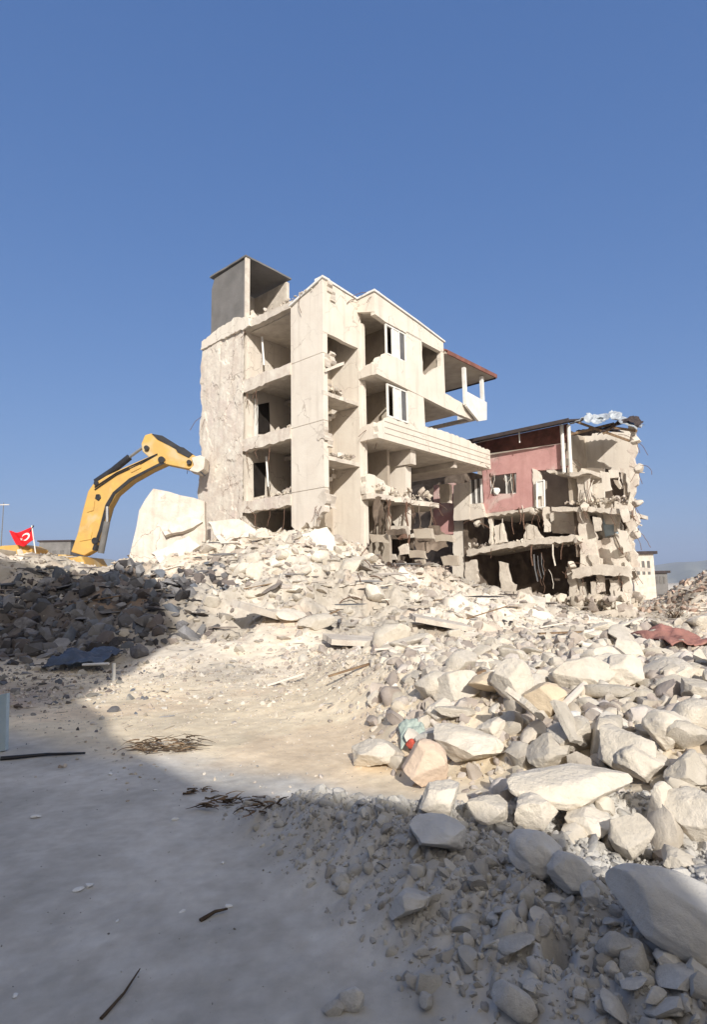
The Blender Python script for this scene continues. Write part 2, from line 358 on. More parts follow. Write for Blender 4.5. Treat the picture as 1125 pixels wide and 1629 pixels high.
def scatter(P, S, cols, shapes, f, r, flat=None):
    f = np.asarray(f)
    """merge many chunks: positions, sizes, colours; flat = plates that lie nearly level"""
    R = rotm(r, len(P)); V = []; FF = []; CC = []; k = 0; nv = len(shapes[0])
    idx = r.integers(0, len(shapes), len(P)); sh = np.array(shapes)[idx]
    if flat is not None:
        T = rotm(r, len(P)); I = np.eye(3)
        yaw = r.uniform(0, 2 * pi, len(P)); c, s_ = np.cos(yaw), np.sin(yaw); Rz = np.zeros((len(P), 3, 3)); Rz[:, 0, 0] = c; Rz[:, 0, 1] = -s_; Rz[:, 1, 0] = s_; Rz[:, 1, 1] = c; Rz[:, 2, 2] = 1
        ti = r.normal(0, flat, len(P)); Rx = np.zeros_like(Rz); Rx[:, 0, 0] = 1; Rx[:, 1, 1] = np.cos(ti); Rx[:, 1, 2] = -np.sin(ti); Rx[:, 2, 1] = np.sin(ti); Rx[:, 2, 2] = np.cos(ti)
        R = Rz @ Rx
    v = np.einsum('nij,nvj->nvi', R, sh * S[:, None, :]) + P[:, None, :]
    ff = f[None] + (np.arange(len(P)) * nv)[:, None, None]
    return v.reshape(-1, 3), ff.reshape(-1, 3), np.repeat(cols, nv, 0)

def PATCH(x, y):                                         # slow patches of grey-brown dust among the pale debris
    return (.58 + .42 * sstep(.36, .6, fbm(x * .42 + 2, y * .42, 4, 120))) * (1 - .6 * np.exp(-((x - 2.2) / 2.0) ** 2 - ((y - 25.5) / 1.9) ** 2))
# ================================================================ THE SETTING
def axis(pieces):
    o = [];
    for a_, b_, n in pieces: o += list(np.linspace(a_, b_, n, endpoint=False))
    return o
gx = np.array([-4000, -1500, -600, -250, -120, -80] + axis([(-60, -26, 60), (-26, -7, 150), (-7, -1.6, 110), (-1.6, 4.6, 330), (4.6, 10, 110), (10, 28, 120), (28, 60, 50)]) + [60, 80, 120, 250, 600, 1500, 4000])
gy = np.array([-600, -200, -80, -40, -20, -8, -3, 0] + axis([(1.2, 2.4, 25), (2.4, 6.4, 270), (6.4, 11, 150), (11, 20, 140), (20, 45, 180)]) + [45, 50, 60, 80, 120, 250, 600, 1500, 5000])
GX, GY = np.meshgrid(gx, gy); X = GX.ravel(); Y = GY.ravel()
Z = height(X, Y); fade = sstep(75, 45, np.abs(X)) * sstep(70, 48, Y) * sstep(-2, 0.5, Y); Z = Z * fade
nx_, ny_ = len(gx), len(gy)
ii = (np.arange(ny_ - 1)[:, None] * nx_ + np.arange(nx_ - 1)[None]).ravel()
GF = np.stack([ii, ii + 1, ii + nx_ + 1, ii + nx_], 1)
cr_, hp_ = zones(X, Y)
road = np.array([.56, .54, .50]); sand = np.array([.83, .71, .52]); dust = np.array([.76, .69, .59]); crumbc = np.array([.52, .505, .48])
ed = X - (1.05 - .55 * (Y - 2.2))
edge_road = sstep(-.35, .45, (Y - 6.3) + .52 * (X + 2.2) + .9 * (fbm(X * 1.1, Y * 1.1, 4, 101) - .5))
c = road[None] * (1 - edge_road[:, None]) + sand[None] * edge_road[:, None]
k = sstep(9, 15, Y + 2.2 * (fbm(X * .5, Y * .5, 3, 102) - .5) * 2)[:, None]; c = c * (1 - k) + dust[None] * k
c = c * (1 - cr_[:, None]) + crumbc[None] * cr_[:, None]
hk = (hp_ * .9)[:, None]; c = c * (1 - hk) + np.array([.70, .62, .50])[None] * hk
# dark debris of the left heap, its shade deepened in the ground colour
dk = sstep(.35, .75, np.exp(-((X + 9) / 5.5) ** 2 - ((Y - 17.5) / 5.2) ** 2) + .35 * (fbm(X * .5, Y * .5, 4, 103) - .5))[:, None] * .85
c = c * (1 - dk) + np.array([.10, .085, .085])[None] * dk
lf = np.clip(sstep(.25, .7, np.exp(-((X + 6.6) / 2.0) ** 2 - ((Y - 9.2) / 2.6) ** 2) + .5 * (fbm(X * .9, Y * .9, 4, 107) - .5)), 0, 1)[:, None] * .75
c = c * (1 - lf) + np.array([.30, .26, .25])[None] * lf
pt = PATCH(X, Y)[:, None]; c = c * (1 - .8 * k * (1 - pt))
c = c * (.72 + .56 * fbm(X * 1.6, Y * 1.6, 5, 104))[:, None] * (1 - .09 * sstep(.5, .66, fbm(X * 3.3, Y * 3.3, 6, 108)) * (1 - edge_road))[:, None] * (.9 + .2 * fbm(X * 22, Y * 22, 3, 109))[:, None]
op = sstep(.60, .72, fbm(X * .7 + 3, Y * .7, 4, 105))[:, None] * edge_road[:, None] * .2
c = c * (1 - op) + np.array([.66, .42, .27])[None] * op
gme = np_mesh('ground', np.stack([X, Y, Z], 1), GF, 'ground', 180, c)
ground = bpy.data.objects.new('ground', gme); COL.objects.link(ground); tag(ground, kind='structure')

def hills(name, az0, az1, dist, hts, seed):
    n = 60; v = []; f = []
    for i in range(n):
        az = radians(az0 + (az1 - az0) * i / (n - 1)); t = i / (n - 1); hh = np.interp(t, np.linspace(0, 1, len(hts)), hts) * (1 + .25 * float(fbm(np.array([t * 9 + seed]), np.array([seed * 1.]), 4, seed)[0] - .5))
        for j, (dd, hf) in enumerate(((0, 0), (.12, .35), (.25, .75), (.4, 1), (.6, .6), (.9, 0))):
            r_ = dist * (1 + dd) * (1 + .03 * math.sin(i * .9 + j)); v.append((r_ * sin(az), r_ * cos(az), hh * hf - 2))
    for i in range(n - 1):
        for j in range(5): f.append([i * 6 + j, (i + 1) * 6 + j, (i + 1) * 6 + j + 1, i * 6 + j + 1])
    me = bpy.data.meshes.new(name); me.from_pydata(v, [], f); me.materials.append(MT['hill']); me.update()
    me.polygons.foreach_set('use_smooth', [True] * len(f))
    o = bpy.data.objects.new(name, me); COL.objects.link(o); tag(o, kind='structure')
hills('hills', -48, -14, 2600, (300, 250, 235, 200, 120), 3)
hills('hills', 18, 46, 2600, (60, 90, 120, 130, 150), 5)

# unseen buildings behind the photographer; outlines shaped to throw the long shade over the road and the left heap
def shade_house(name, prof, y0, depth, label):
    m = MB(); m.prism([(x, y0, z) for x, z in prof], (0, -depth, 0))
    return m
YB = -8.0; SL = -SUND.z / SUND.y; SX = -SUND.x / SUND.y
def cast(px, py, z=0.0):                                # the roof point whose shadow falls on the seen ground point
    g = gz0(px, py, z); t = g.y - YB; return (g.x + SX * t, z + SL * t)
def gz0(px, py, z=0.0):
    d = ray(px, py); return Vector((0, 0, EYE)) + d * ((z - EYE) / d.z)
low = [(30, 0), (cast(100, 1092)[0] , 0), cast(100, 1092)] + [cast(*p) for p in [(118, 1108), (170, 1140), (178, 1165), (215, 1195), (320, 1248), (410, 1262), (500, 1283), (600, 1296), (700, 1318), (820, 1335)]]
low += [cast(900, 1345, .25), cast(1000, 1400, .35), cast(1125, 1480, .35), (6.2, 4.0), (30, 3.6)]
hb = empty('low_house', (6, YB, 0), 'low house with a stepped roof behind the photographer, only its shade is seen', 'house')
MB().prism([(x, YB, z) for x, z in low], (0, -9, 0)).build('wall', 'asphalt', hb)
tw = empty('apartment_block', (-10, YB, 0), 'tall flats with an added shade-shaping overhang behind the photographer, only its shade is seen', 'building')
tower = [(x - SX * 12, z - SL * 12 if z > 1 else z) for x, z in [(-40, 0), (-1.93, 0), (-1.93, 16.35), (-.2, 16.35), (.1, 17.2), (-.05, 18.6), (-.45, 19.2), (-.5, 20.4), (-1.6, 21.6), (-4, 22.8), (-7, 24.2), (-11, 25.0), (-14, 24.2), (-40, 24.6)]]
MB().prism([(x, YB + .02, z) for x, z in tower], (0, -9, 0)).build('wall', 'asphalt', tw)

# ================================================================ MAIN BUILDING
FL = [5.98, 8.98, 12.05]
mbr = empty('damaged_apartment_building', W(4, 4, 0), 'tall cream half-demolished apartment building with torn open rooms and a grey box on its roof', 'building')
# gable wing: rough torn plaster wall, b 5.5..9.2
def relief(b0, b1, z0, z1, a0, amp, seed, nb=110, nz=340, edge=.0):
    B_, Z_ = np.meshgrid(np.linspace(b0, b1, nb), np.linspace(z0, z1, nz)); b = B_.ravel().copy(); z = Z_.ravel().copy()
    d = (fbm(b * .9, z * .5, 3, seed) - .5) * amp * 1.2 + (fbm(b * 5, z * 5, 4, seed + 2) - .5) * amp * .5
    c1, c2, i1 = cell(b * 1.1 + .5 * fbm(b * 3, z * 3, 3, 2), z * .8 + .5 * fbm(b * 3 + 5, z * 3, 3, 4), seed + 7); d = d + np.where(i1 > .70, .035 * sstep(.0, .03, c2 - c1), 0) + np.where(i1 < .14, -.03 * sstep(.0, .03, c2 - c1), 0)
    tt = (b - b0) / (b1 - b0); b = b + edge * sstep(.6, 1, tt) * (fbm(z * 1.3, z * 0 + 3, 4, seed + 9) - .55) * 2
    z = z + sstep(.9, 1, (z - z0) / (z1 - z0)) * (fbm(b * 1.5, b * 0, 3, seed + 11) - .5) * .9
    P = np.array([W(0, 0, 0)[:]])[:, :] + np.outer(a0 + d, UA) + np.outer(b, UB); P[:, 2] = z
    ii = (np.arange(nz - 1)[:, None] * nb + np.arange(nb - 1)[None]).ravel(); f = np.stack([ii, ii + nb, ii + nb + 1, ii + 1], 1)
    return P, f
P_, f_ = relief(5.45, 9.2, 2.0, 15.0, -.06, .05, 13, edge=.22)
me = np_mesh('gable_wall', P_ - np.array(mbr.location[:]), f_, 'gable', 180); go = bpy.data.objects.new('gable_wall', me); COL.objects.link(go); go.parent = mbr
gb = MB(); gb.A(jag([(5.5, 2), (8.95, 2), (8.9, 14.9), (7.5, 15.15), (5.5, 14.95)], .06, .4), .25, .3)
gb.B([(0.5, 1.5), (10, 1.5), (10, 14.8), (.5, 14.8)], 8.8, .2)
gb.B([(.12, 1.5), (5.2, 1.5), (5.2, 14.85), (.12, 14.85)], 5.5, .2)
gb.build('side_wall', 'plaster', mbr)
# front wall panel with joints
pp = MB()
for z0, z1 in ((FL[0] + .03, FL[1] - .03), (FL[1], FL[2] - .03)): pp.A([(0, z0), (2.05, z0), (2.05, z1), (0, z1)], 0, .3)
pp.A([(0, FL[2]), (2.06, FL[2]), (2.06, 14.75), (1.3, 15.05), (.6, 15.2), (-.02, 15.45)], 0, .3)
low_edge = [PA(x, y, 0) for x, y in [(515, 776), (514, 805), (508, 815), (497, 826), (486, 822), (478, 832), (466, 826), (463, 788)]]
pp.A(jag([(0, FL[0]), (0, 4.95), (.35, 4.75), (.8, 4.3), (1.1, 4.6), (1.5, 4.2), (2.05, 4.5), (2.06, FL[0])], .07, .2, keep=(6, 7)), 0, .3)
pp.A([(.03, 5.5), (2.02, 5.5), (2.02, 15.0), (.03, 15.0)], .04, .2)
pp.build('wall_panel', 'plaster', mbr)
# edge beams between panel and gable wing
for (zt, zb) in ((5.93, 5.4), (9.05, 8.47), (12.1, 11.5), (15.12, 14.75)):
    m = MB(); m.A(jag([(2.05, zt), (5.6, zt + .02), (5.75, zb), (2.05, zb + .03)], .05, .25, keep=(3,)), -.06, .34)
    m.build('edge_beam', 'gable' if zt < 15 else 'concrete', mbr)
# floor slabs of the left rooms + ceilings
for z in (5.9, 8.95, 12.02, 15.0):
    m = MB(); m.box(.3, 5.0, 2.05, 5.5, z - .2, z); m.build('floor_slab', 'concrete', mbr)
# inner walls of the left rooms
m = MB(); m.box(4.6, 4.8, 0.1, 5.5, 2, 15); m.box(.35, 4.6, 1.75, 2.0, 2, 14.9)
m.build('inner_wall', 'inner', mbr)
# doorways and inner fittings in the left rooms
for l in ([(404, 645), (428, 640), (430, 690), (405, 690)], [(403, 737), (423, 735), (421, 787), (404, 791)]):
    MB().B(pxB(l, 5.47), 5.47, .02).build('doorway', 'black', mbr)  # flat black sheet standing for the shade inside the doorway
for (b_, z_) in ((4.95, 12.6), (4.6, 6.3)):
    MB().bar(W(.7, b_, z_ + 1.9), W(.8, b_ - .05, z_ + .4), .09).build('hanging_pipe', 'white', mbr)
MB().box(.6, .75, 5.3, 5.42, 9.0, 11.3).build('door_frame', 'white', mbr)
# rubble leaning in the rooms is collected and added to the rubble below

# stairwell: recess between a=0 and a=2.4
sw = MB(); sw.A(jag([(0, 15.2), (1.95, 15.2), (1.95, 2), (0, 3.4)], .03, .4, keep=(0, 1, 2)), 2.4, .28)
sw.build('stair_wall', 'plaster', mbr)
m = MB(); m.B(jag([(0.0, 13.0), (2.4, 12.96), (2.4, 15.33), (1.2, 15.4), (-.02, 15.5)], .03, .4, keep=(1, 4)), -.02, .22)
m.build('stair_front_wall', 'plaster', mbr)
for z in (10.3, 7.42):
    m = MB(); m.Z(jag([(-.02, 0), (2.38, 0), (2.38, 1.2), (.35, 1.2)], .03, .3), z, .18); m.build('stair_landing', 'concrete', mbr)
for z in (13.0, 10.2, 7.3):                            # flights behind
    m = MB(); n = 7
    for i in range(n): m.box(.35 + i * .24, .62 + i * .24, 1.2, 1.75, z - 1.5 + i * .17, z - 1.32 + i * .17)
    m.build('stair_flight', 'concrete', mbr)
# broken chunks on the recess edge
def chunk(parent, name, c, s, m, seed, n=3, rot=None, planes=14, **kw):
    v, f = rock_shape(n, seed, planes, **kw); R = np.array((rot or Matrix.Rotation(seed * 1.3, 3, 'Z')).to_3x3())
    v = (v * np.array(s)) @ R.T + np.array(Vector(c)[:]) - np.array(root_loc(parent)[:])
    me = np_mesh(name, v, f, m, 35); o = bpy.data.objects.new(name, me); COL.objects.link(o); o.parent = parent; return o
for i, (px, py) in enumerate([(519, 575), (527, 570), (517, 690), (523, 700), (519, 790), (528, 798), (522, 455), (527, 470)]):
    a_, z_ = PB(px, py, 0); MB().A(jag([(-.1, z_ - .3), (.35, z_ - .22), (.3, z_ + .12), (-.05, z_ + .3)], .09, .15), a_ - .12, .3).build('broken_edge', 'concrete', mbr)
m = MB(); a_, z_ = PB(528, 580, 0)
m.prism([W(.05, -.1, 11.25), W(1.3, -.1, 11.95), W(1.5, .9, 12.1), (W(.2, .9, 11.5))], (0, 0, -.14)); m.build('tilted_slab', 'plaster', mbr)

# bay, front plane b = -1.1
BF = -1.1
def sp(name, poly, b0=BF, t=.25, mt='plaster', amp=.0, step=.3, keep=()):
    m = MB(); m.B(jag(poly, amp, step, keep) if amp else poly, b0, t); return m.build(name, mt, mbr)
# roof parapet and spandrels (front + left return)
sp('roof_parapet', [(2.4, 14.3), (3.2, 14.2), (8.3, 14.2), (8.3, 14.8), (6, 15.05), (2.4, 15.38)])
MB().A([(BF + .02, 14.42), (-.0, 14.75), (0, 15.33), (BF + .02, 15.38)], 2.38, .25).build('parapet_return', 'plaster', mbr)
m = MB(); m.B([(2.3, 15.40), (6, 15.08), (8.4, 14.82), (8.4, 14.9), (6, 15.17), (2.3, 15.49)], BF - .08, .5)
m.A([(BF - .06, 15.40), (.1, 15.36), (.1, 15.44), (BF - .06, 15.49)], 2.31, .4); m.build('parapet_coping', 'white', mbr)
m = MB(); m.box(2.7, 8.3, -.8, 8.7, 14.72, 14.9); m.box(.32, 2.69, .22, 8.7, 14.73, 14.91); m.build('roof_slab', 'concrete', mbr)
m = MB(); m.B([(-.05, 15.5), (2.5, 15.38), (2.5, 15.46), (-.05, 15.6)], -.08, .5)
m.A([(-.1, 15.5), (.6, 15.28), (2.1, 14.85), (2.1, 14.95), (.6, 15.4), (-.1, 15.6)], -.08, .5); m.build('roof_coping', 'white', mbr)
TOPJ = [(2.42, 12.0), (2.7, 12.3), (2.9, 12.45), (3.15, 12.68), (4.85, 12.68), (4.85, 14.3), (6.2, 14.3), (6.25, 12.5)]
sp('upper_spandrel', jag([(2.42, 11.42), (8.3, 11.12), (8.3, 14.3), (8.02, 14.3), (7.98, 13.4), (7.1, 12.9), (6.45, 12.4), (6.22, 12.5), (6.2, 14.3), (4.87, 14.3), (4.87, 12.66), (3.1, 12.62), (2.85, 12.35), (2.6, 12.3), (2.42, 11.95)], .035, .3, keep=(0, 1, 2, 8, 9)))
MB().A(jag([(BF + .25, 11.44), (0, 11.44), (0, 11.75), (-.5, 12.0), (BF + .25, 12.05)], .05, .2, keep=(0,)), 2.4, .25).build('upper_spandrel_return', 'plaster', mbr)
# corner edge of the wall at a=2.4,b=0 (thin post between the stairwell and the open rooms)
MB().box(2.68, 2.9, -.04, .2, 3.5, 14.3).build('wall_edge', 'plaster', mbr)
# second storey wall and the long balcony band
sp('middle_wall', [(4.87, 9.5), (6.3, 9.5), (6.25, 11.25), (4.87, 11.25)], b0=BF + .02)
BT = [(2.42, 8.42), (13.07, 8.5), (13.07, 9.62), (11.5, 9.68), (10.2, 9.8), (8, 9.8), (6.5, 9.72), (4.9, 9.55), (3.2, 9.55), (2.9, 9.35), (2.42, 9.1)]
bb = sp('balcony_band', jag(BT, .055, .2, keep=(0, 1)))
m = MB()
for z in (8.72, 9.0, 9.28): m.B([(2.9, z), (13.0, z + .04), (13.0, z + .075), (2.9, z + .035)], BF - .025, .03)
m.build('band_moulding', 'concrete', mbr)
m = MB(); m.A(jag([(BF + .25, 8.42), (-.02, 8.42), (-.02, 9.0), (-.5, 9.15), (BF + .25, 9.2)], .05, .2, keep=(0,)), 2.4, .25); m.build('band_return', 'plaster', mbr)
MB().A([(BF + .25, 8.5), (-.3, 8.6), (-.3, 9.5), (BF + .25, 9.6)], 12.85, .2).build('balcony_end', 'plaster', mbr)
# floor slabs in the bay
m = MB(); m.box(2.7, 12.85, -.85, 8.7, 8.44, 8.64); m.build('floor_slab', 'concrete', mbr)
m = MB(); m.box(2.7, 10.8, -.85, 8.7, 11.46, 11.66); m.build('floor_slab', 'concrete', mbr)
# inner walls of the bay rooms
m = MB(); m.box(2.7, 12.2, 2.6, 2.8, 8.64, 11.46); m.box(2.7, 8.2, 2.6, 2.8, 11.66, 14.7); m.box(6.0, 6.15, -.84, 2.6, 11.66, 14.7); m.box(6.05, 6.2, -.84, 2.6, 8.64, 11.46)
m.box(8.1, 8.3, -.84, 5, 11.66, 14.7)
m.build('inner_wall', 'inner', mbr)
# windows
def window(a0, a1, z0, z1, b0, parent=mbr):
    fr = MB(); t = .07
    fr.box(a0, a1, b0, b0 + .08, z0, z0 + t); fr.box(a0, a1, b0, b0 + .08, z1 - t, z1)
    n = 3
    for i in range(n + 1):
        a = a0 + (a1 - a0 - t) * i / n; fr.box(a, a + t * 1.4, b0 + .003, b0 + .077, z0 + t, z1 - t)
    o = fr.build('window', 'white', parent)
    g = MB(); g.box(a0 + (a1 - a0) * .36, a0 + (a1 - a0) * .62, b0 + .03, b0 + .05, z0 + t, z1 - t); g.build('pane', 'white', o)
    g = MB(); g.box(a0 + (a1 - a0) * .70, a1 - t, b0 + .03, b0 + .05, z0 + t, z1 - t); g.build('pane', 'glass', o)
window(3.25, 4.84, 12.66, 14.16, BF + .05); window(3.25, 4.84, 9.6, 11.2, BF + .05)
# upper balcony band to the right, railing, posts, canopy
sp('upper_balcony_band', jag([(8.3, 11.14), (11.4, 11.08), (11.1, 11.75), (8.3, 11.95)], .03, .3, keep=(1, 3)), b0=BF + .02)
MB().A([(BF + .27, 11.1), (2.6, 11.1), (2.6, 11.3), (BF + .27, 11.3)], 11.2, .2).build('balcony_floor_edge', 'concrete', mbr)
b1_ = pxB([(742, 622), (775, 640), (775, 668), (762, 670), (743, 646)], -1.35)
m = MB(); m.B(b1_, -1.35, .12)
ra, rz = b1_[1]; m.A([(-1.23, rz - .05), (.6, rz - .05), (.6, rz - .95), (-1.23, rz - .95)], ra - .12, .12); m.build('balcony_railing', 'white', mbr)
for px, t_, b_ in ((740, 590, 643), (768, 604, 642)):
    a_, z1_ = PB(px, t_, -1.3); z0_ = PB(px, b_, -1.3)[1]; MB().box(a_ - .1, a_ + .1, -1.33, -1.15, z0_, z1_ + .2).build('balcony_post', 'white', mbr)
cA, cz = PB(788, 601, -1.7); dA, dz = PB(705, 560, -1.2)
fb, fz = PA(706, 624, cA); fb = min(fb, 4.5)
m = MB(); m.prism([W(8.32, -1.2, dz), W(cA, -1.7, cz), W(cA, fb, cz), W(8.32, fb, dz)], (0, 0, .12)); m.build('canopy', 'inner', mbr)
m = MB(); m.prism([W(8.3, -1.3, dz + .14), W(cA + .1, -1.8, cz + .14), W(cA + .1, fb, cz + .14), W(cA - 2.8, fb, cz + .75), W(8.3, fb, dz + .75), W(8.3, -.2, dz + .7)], (0, 0, .06)); m.build('canopy_roof', 'roofred', mbr)
MB().bar(W(8.4, -1.28, dz + .06), W(cA + .05, -1.78, cz + .06), .07, .2).build('canopy_fascia', 'roofred', mbr)
MB().bar(W(cA + .06, -1.7, cz + .06), W(cA + .06, fb, cz + .06), .07, .24).build('canopy_fascia', 'roofdark', mbr)
# under the overhang: pillar, ground-floor slab, dark back
pa = 5.4
pb = pxA([(616, 744), (645, 741), (645, 842), (637, 848), (625, 830), (616, 832)], pa)
MB().A(pb, pa, .5).build('pillar', 'plaster', mbr)
MB().A(jag(pxA([(699, 770), (715, 770), (716, 800), (700, 800)], 12.4), .03, .3), 12.4, .3).build('pillar', 'concrete', mbr)
m = MB(); m.Z(jag([(2.5, -.6), (7.6, -.9), (8.4, .5), (8.2, 3), (2.5, 3)], .15, .35), 5.95, .24); m.build('broken_slab', 'concrete', mbr)
m = MB(); m.B(jag([(2.4, 5.95), (4.0, 5.9), (4.3, 6.5), (3.1, 6.9), (2.4, 6.75)], .1, .2), -.3, .25); m.build('broken_parapet', 'plaster', mbr)
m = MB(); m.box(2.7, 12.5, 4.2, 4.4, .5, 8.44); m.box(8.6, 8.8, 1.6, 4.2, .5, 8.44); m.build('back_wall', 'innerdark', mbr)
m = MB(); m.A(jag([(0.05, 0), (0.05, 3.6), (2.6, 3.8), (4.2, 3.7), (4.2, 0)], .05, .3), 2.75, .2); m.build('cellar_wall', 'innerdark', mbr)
m = MB(); m.box(5.3, 5.75, -.82, 4.1, 7.7, 8.44); m.box(9.4, 9.7, -.8, 4.1, 8.12, 8.43); m.build('ceiling_beam', 'concrete', mbr)
# stairhead box on the roof
sh = [(0.02, 3.05), (5.45, 8.5)]
zt = 18.85
m = MB(); m.A([(5.5, 15.0), (8.45, 15.0), (8.45, 18.1), (8.2, 18.62), (5.5, 18.7)], .05, .2); rb = m.build('rooftop_box', 'greycon', mbr)
m = MB(); m.A([(5.42, 15.0), (5.52, 15.0), (5.52, 18.78), (5.42, 18.78)], -.0, .27); m.box(2.9, 3.1, 5.5, 8.4, 15.4, 18.6); m.box(.25, 2.9, 8.25, 8.44, 15, 18.6)
m.build('box_wall', 'concrete', mbr)
m = MB(); m.Z(jag([(-.04, 5.38), (3.14, 5.36), (3.16, 8.52), (-.04, 8.52)], .02, .4), zt, .09); m.build('box_lid', 'greycon', mbr)
MB().box(.3, 3.0, 5.5, 8.4, 14.95, 15.25).build('box_floor', 'greycon', mbr)
m = MB(); m.A(jag([(4.9, 14.8), (9.1, 14.75), (9.0, 15.2), (7.5, 15.5), (6, 15.6), (5.0, 15.25)], .06, .2), -.16, .22)
m.B(jag([(.1, 15.0), (2.6, 15.0), (2.3, 15.7), (1.2, 15.45), (.3, 15.9)], .1, .25), 5.2, .2); m.build('broken_roof_edge', 'plaster', mbr)
# remains hanging under the broken slab and the overhang
r_ = random.Random(31)
for i in range(15):
    a_ = r_.uniform(2.6, 8.2); b_ = -.85 + r_.uniform(0, 2.5) * (r_.random() < .5); L_ = r_.uniform(.4, 2.2); z_ = 5.75; p = [W(a_, b_, z_)]
    for k in range(4): p.append(p[-1] + Vector((r_.uniform(-.12, .12), r_.uniform(-.12, .12), -L_ / 4)))
    if i % 3: MB().tube(p, r_.uniform(.015, .05), 5).build('hanging_wire', 'rust' if i % 2 else 'innerdark', mbr)
    else: MB().A(jag([(b_, z_), (b_ - r_.uniform(.2, .6), z_), (b_ - .15, z_ - L_ * .7), (b_ + .05, z_ - L_)], .08, .2), a_, .06).build('hanging_plaster', 'concrete' if i % 2 else 'innerdark', mbr)
for i in range(12):
    px = 470 + r_.uniform(-150, 130); b_ = r_.choice([2.5, 3.5, 4.5, 5.2]); z_ = r_.choice([8.4, 11.4, 5.3]); L_ = r_.uniform(.3, 1.1); p = [W(-.02, b_, z_)]
    for k in range(3): p.append(p[-1] + Vector((r_.uniform(-.1, .1), r_.uniform(-.1, .02), -L_ / 3)))
    MB().tube(p, .014, 5).build('hanging_wire', 'rust', mbr)
for i in range(36):                                       # broken pieces jammed under the overhang
    px = r_.uniform(556, 716); py = r_.uniform(838, 948); a0 = r_.uniform(1.5, 9); w_ = r_.uniform(5, 17); h_ = r_.uniform(4, 15); sk = r_.uniform(-9, 9)
    m = MB(); m.A(jag(pxA([(px - w_, py - h_ * .5 + sk * .4), (px + w_ * .8, py - h_ * .6 - sk * .4), (px + w_, py + h_ * .5 - sk * .3), (px - w_ * .7, py + h_ * .5)], a0), .05, .3), a0, r_.uniform(.06, .25)); m.build('fallen_piece', r_.choice(['inner', 'concrete', 'innerdark', 'gable', 'inner', 'rust']), mbr)
# bars sticking out of torn edges
def rebar(p, n, L, seed, par, mt='rust'):
    r = random.Random(seed)
    for i in range(n):
        q = Vector(p) + Vector((r.uniform(-.3, .3), r.uniform(-.3, .3), r.uniform(-.1, .1))); d = Vector((r.uniform(-1, 1), r.uniform(-1, .2), r.uniform(-1, .8))).normalized(); pts = [q]
        for k in range(5): d = (d + Vector((r.uniform(-.4, .4), r.uniform(-.3, .3), -.28))).normalized(); pts.append(pts[-1] + d * L / 5)
        MB().tube(pts, .014, 5).build('rebar', mt, par)
for i, (a_, b_, z_, n) in enumerate([(-.1, 8.8, 11, 3), (-.1, 8.9, 8.6, 3), (0, 5.6, 15.1, 3), (0, 1.2, 15.2, 3), (0, .2, 5.2, 4), (0, 4.5, 5.5, 3), (2.6, -.9, 15.4, 2), (3.0, -.6, 9.1, 3), (5, -.9, 5.8, 5), (7, -.9, 5.8, 4), (12.8, -1.1, 8.5, 3), (2.4, 0, 15.3, 2)]):
    rebar(W(a_, b_, z_), n, 1.0, i, mbr)

# ================================================================ RIGHT BUILDING (pink), face a = 14
Q = 14.0
pbr = empty('collapsed_pink_building', W(17, -2, 0), 'collapsed building with a pink top-floor wall, dark torn roof and sagging floors', 'building')
def pa_(name, l, a0=Q, t=.3, mt='concrete', amp=.06, step=.35, keep=()):
    m = MB(); m.A(jag(pxA(l, a0), amp, step, keep), a0, t); return m.build(name, mt, pbr)
pa_('pink_wall', [(765, 726), (893, 706), (902, 742), (880, 748), (852, 748), (853, 806), (770, 818), (770, 786), (822, 785), (822, 752), (779, 757), (779, 786), (770, 786)], amp=.03, mt='pink', keep=(7, 8, 9, 10, 11))
pa_('pink_wall', [(690, 772), (722, 768), (722, 850), (690, 850)], a0=Q + .5, amp=.02, mt='pink')
wn = MB(); wb = pxA([(780, 757), (821, 752), (821, 786), (780, 788)], Q + .1)
b_l, b_r = wb[0][0], wb[1][0]; z_t, z_b = wb[1][1], wb[2][1]
for bq in (b_l, (b_l + b_r) / 2 - .15, b_r + .06): wn.A([(bq, z_b), (bq - .07, z_b), (bq - .07, z_t), (bq, z_t)], Q + .1, .06)
wn.A([(b_l, z_b), (b_r, z_b), (b_r, z_b + .08), (b_l, z_b + .08)], Q + .08, .1); wo = wn.build('window', 'white', pbr)
MB().A([(b_l - 1.0, z_b + .08), (b_r + .2, z_b + .08), (b_r + .2, z_t - .1), (b_l - 1.0, z_t - .1)], Q + .2, .03).build('pane', 'glass', wo)
chunk(pbr, 'plaster_lump', W(Q - .05, PA(790, 783, Q)[0], PA(790, 783, Q)[1]), (.3, .25, .3), 'paper', 5)
# greenish-white corner room with its window, left of the pink wall
pa_('corner_wall', [(722, 772), (748, 766), (748, 826), (722, 828)], a0=Q - .3, amp=.03, mt='paleblue' if False else 'plaster')
m = MB(); cb = pxA([(748, 764), (765, 760), (765, 800), (748, 802)], Q - .25)
for i in range(3): bq = cb[0][0] + (cb[1][0] - cb[0][0]) * i / 2; m.A([(bq + .06, cb[2][1]), (bq - .06, cb[2][1]), (bq - .06, cb[0][1]), (bq + .06, cb[0][1])], Q - .25, .06)
wo = m.build('window', 'white', pbr); MB().A(cb, Q - .15, .03).build('pane', 'glass', wo)
pa_('corner_wall', [(748, 802), (766, 800), (772, 822), (748, 828)], a0=Q - .28, amp=.02, mt='plaster')
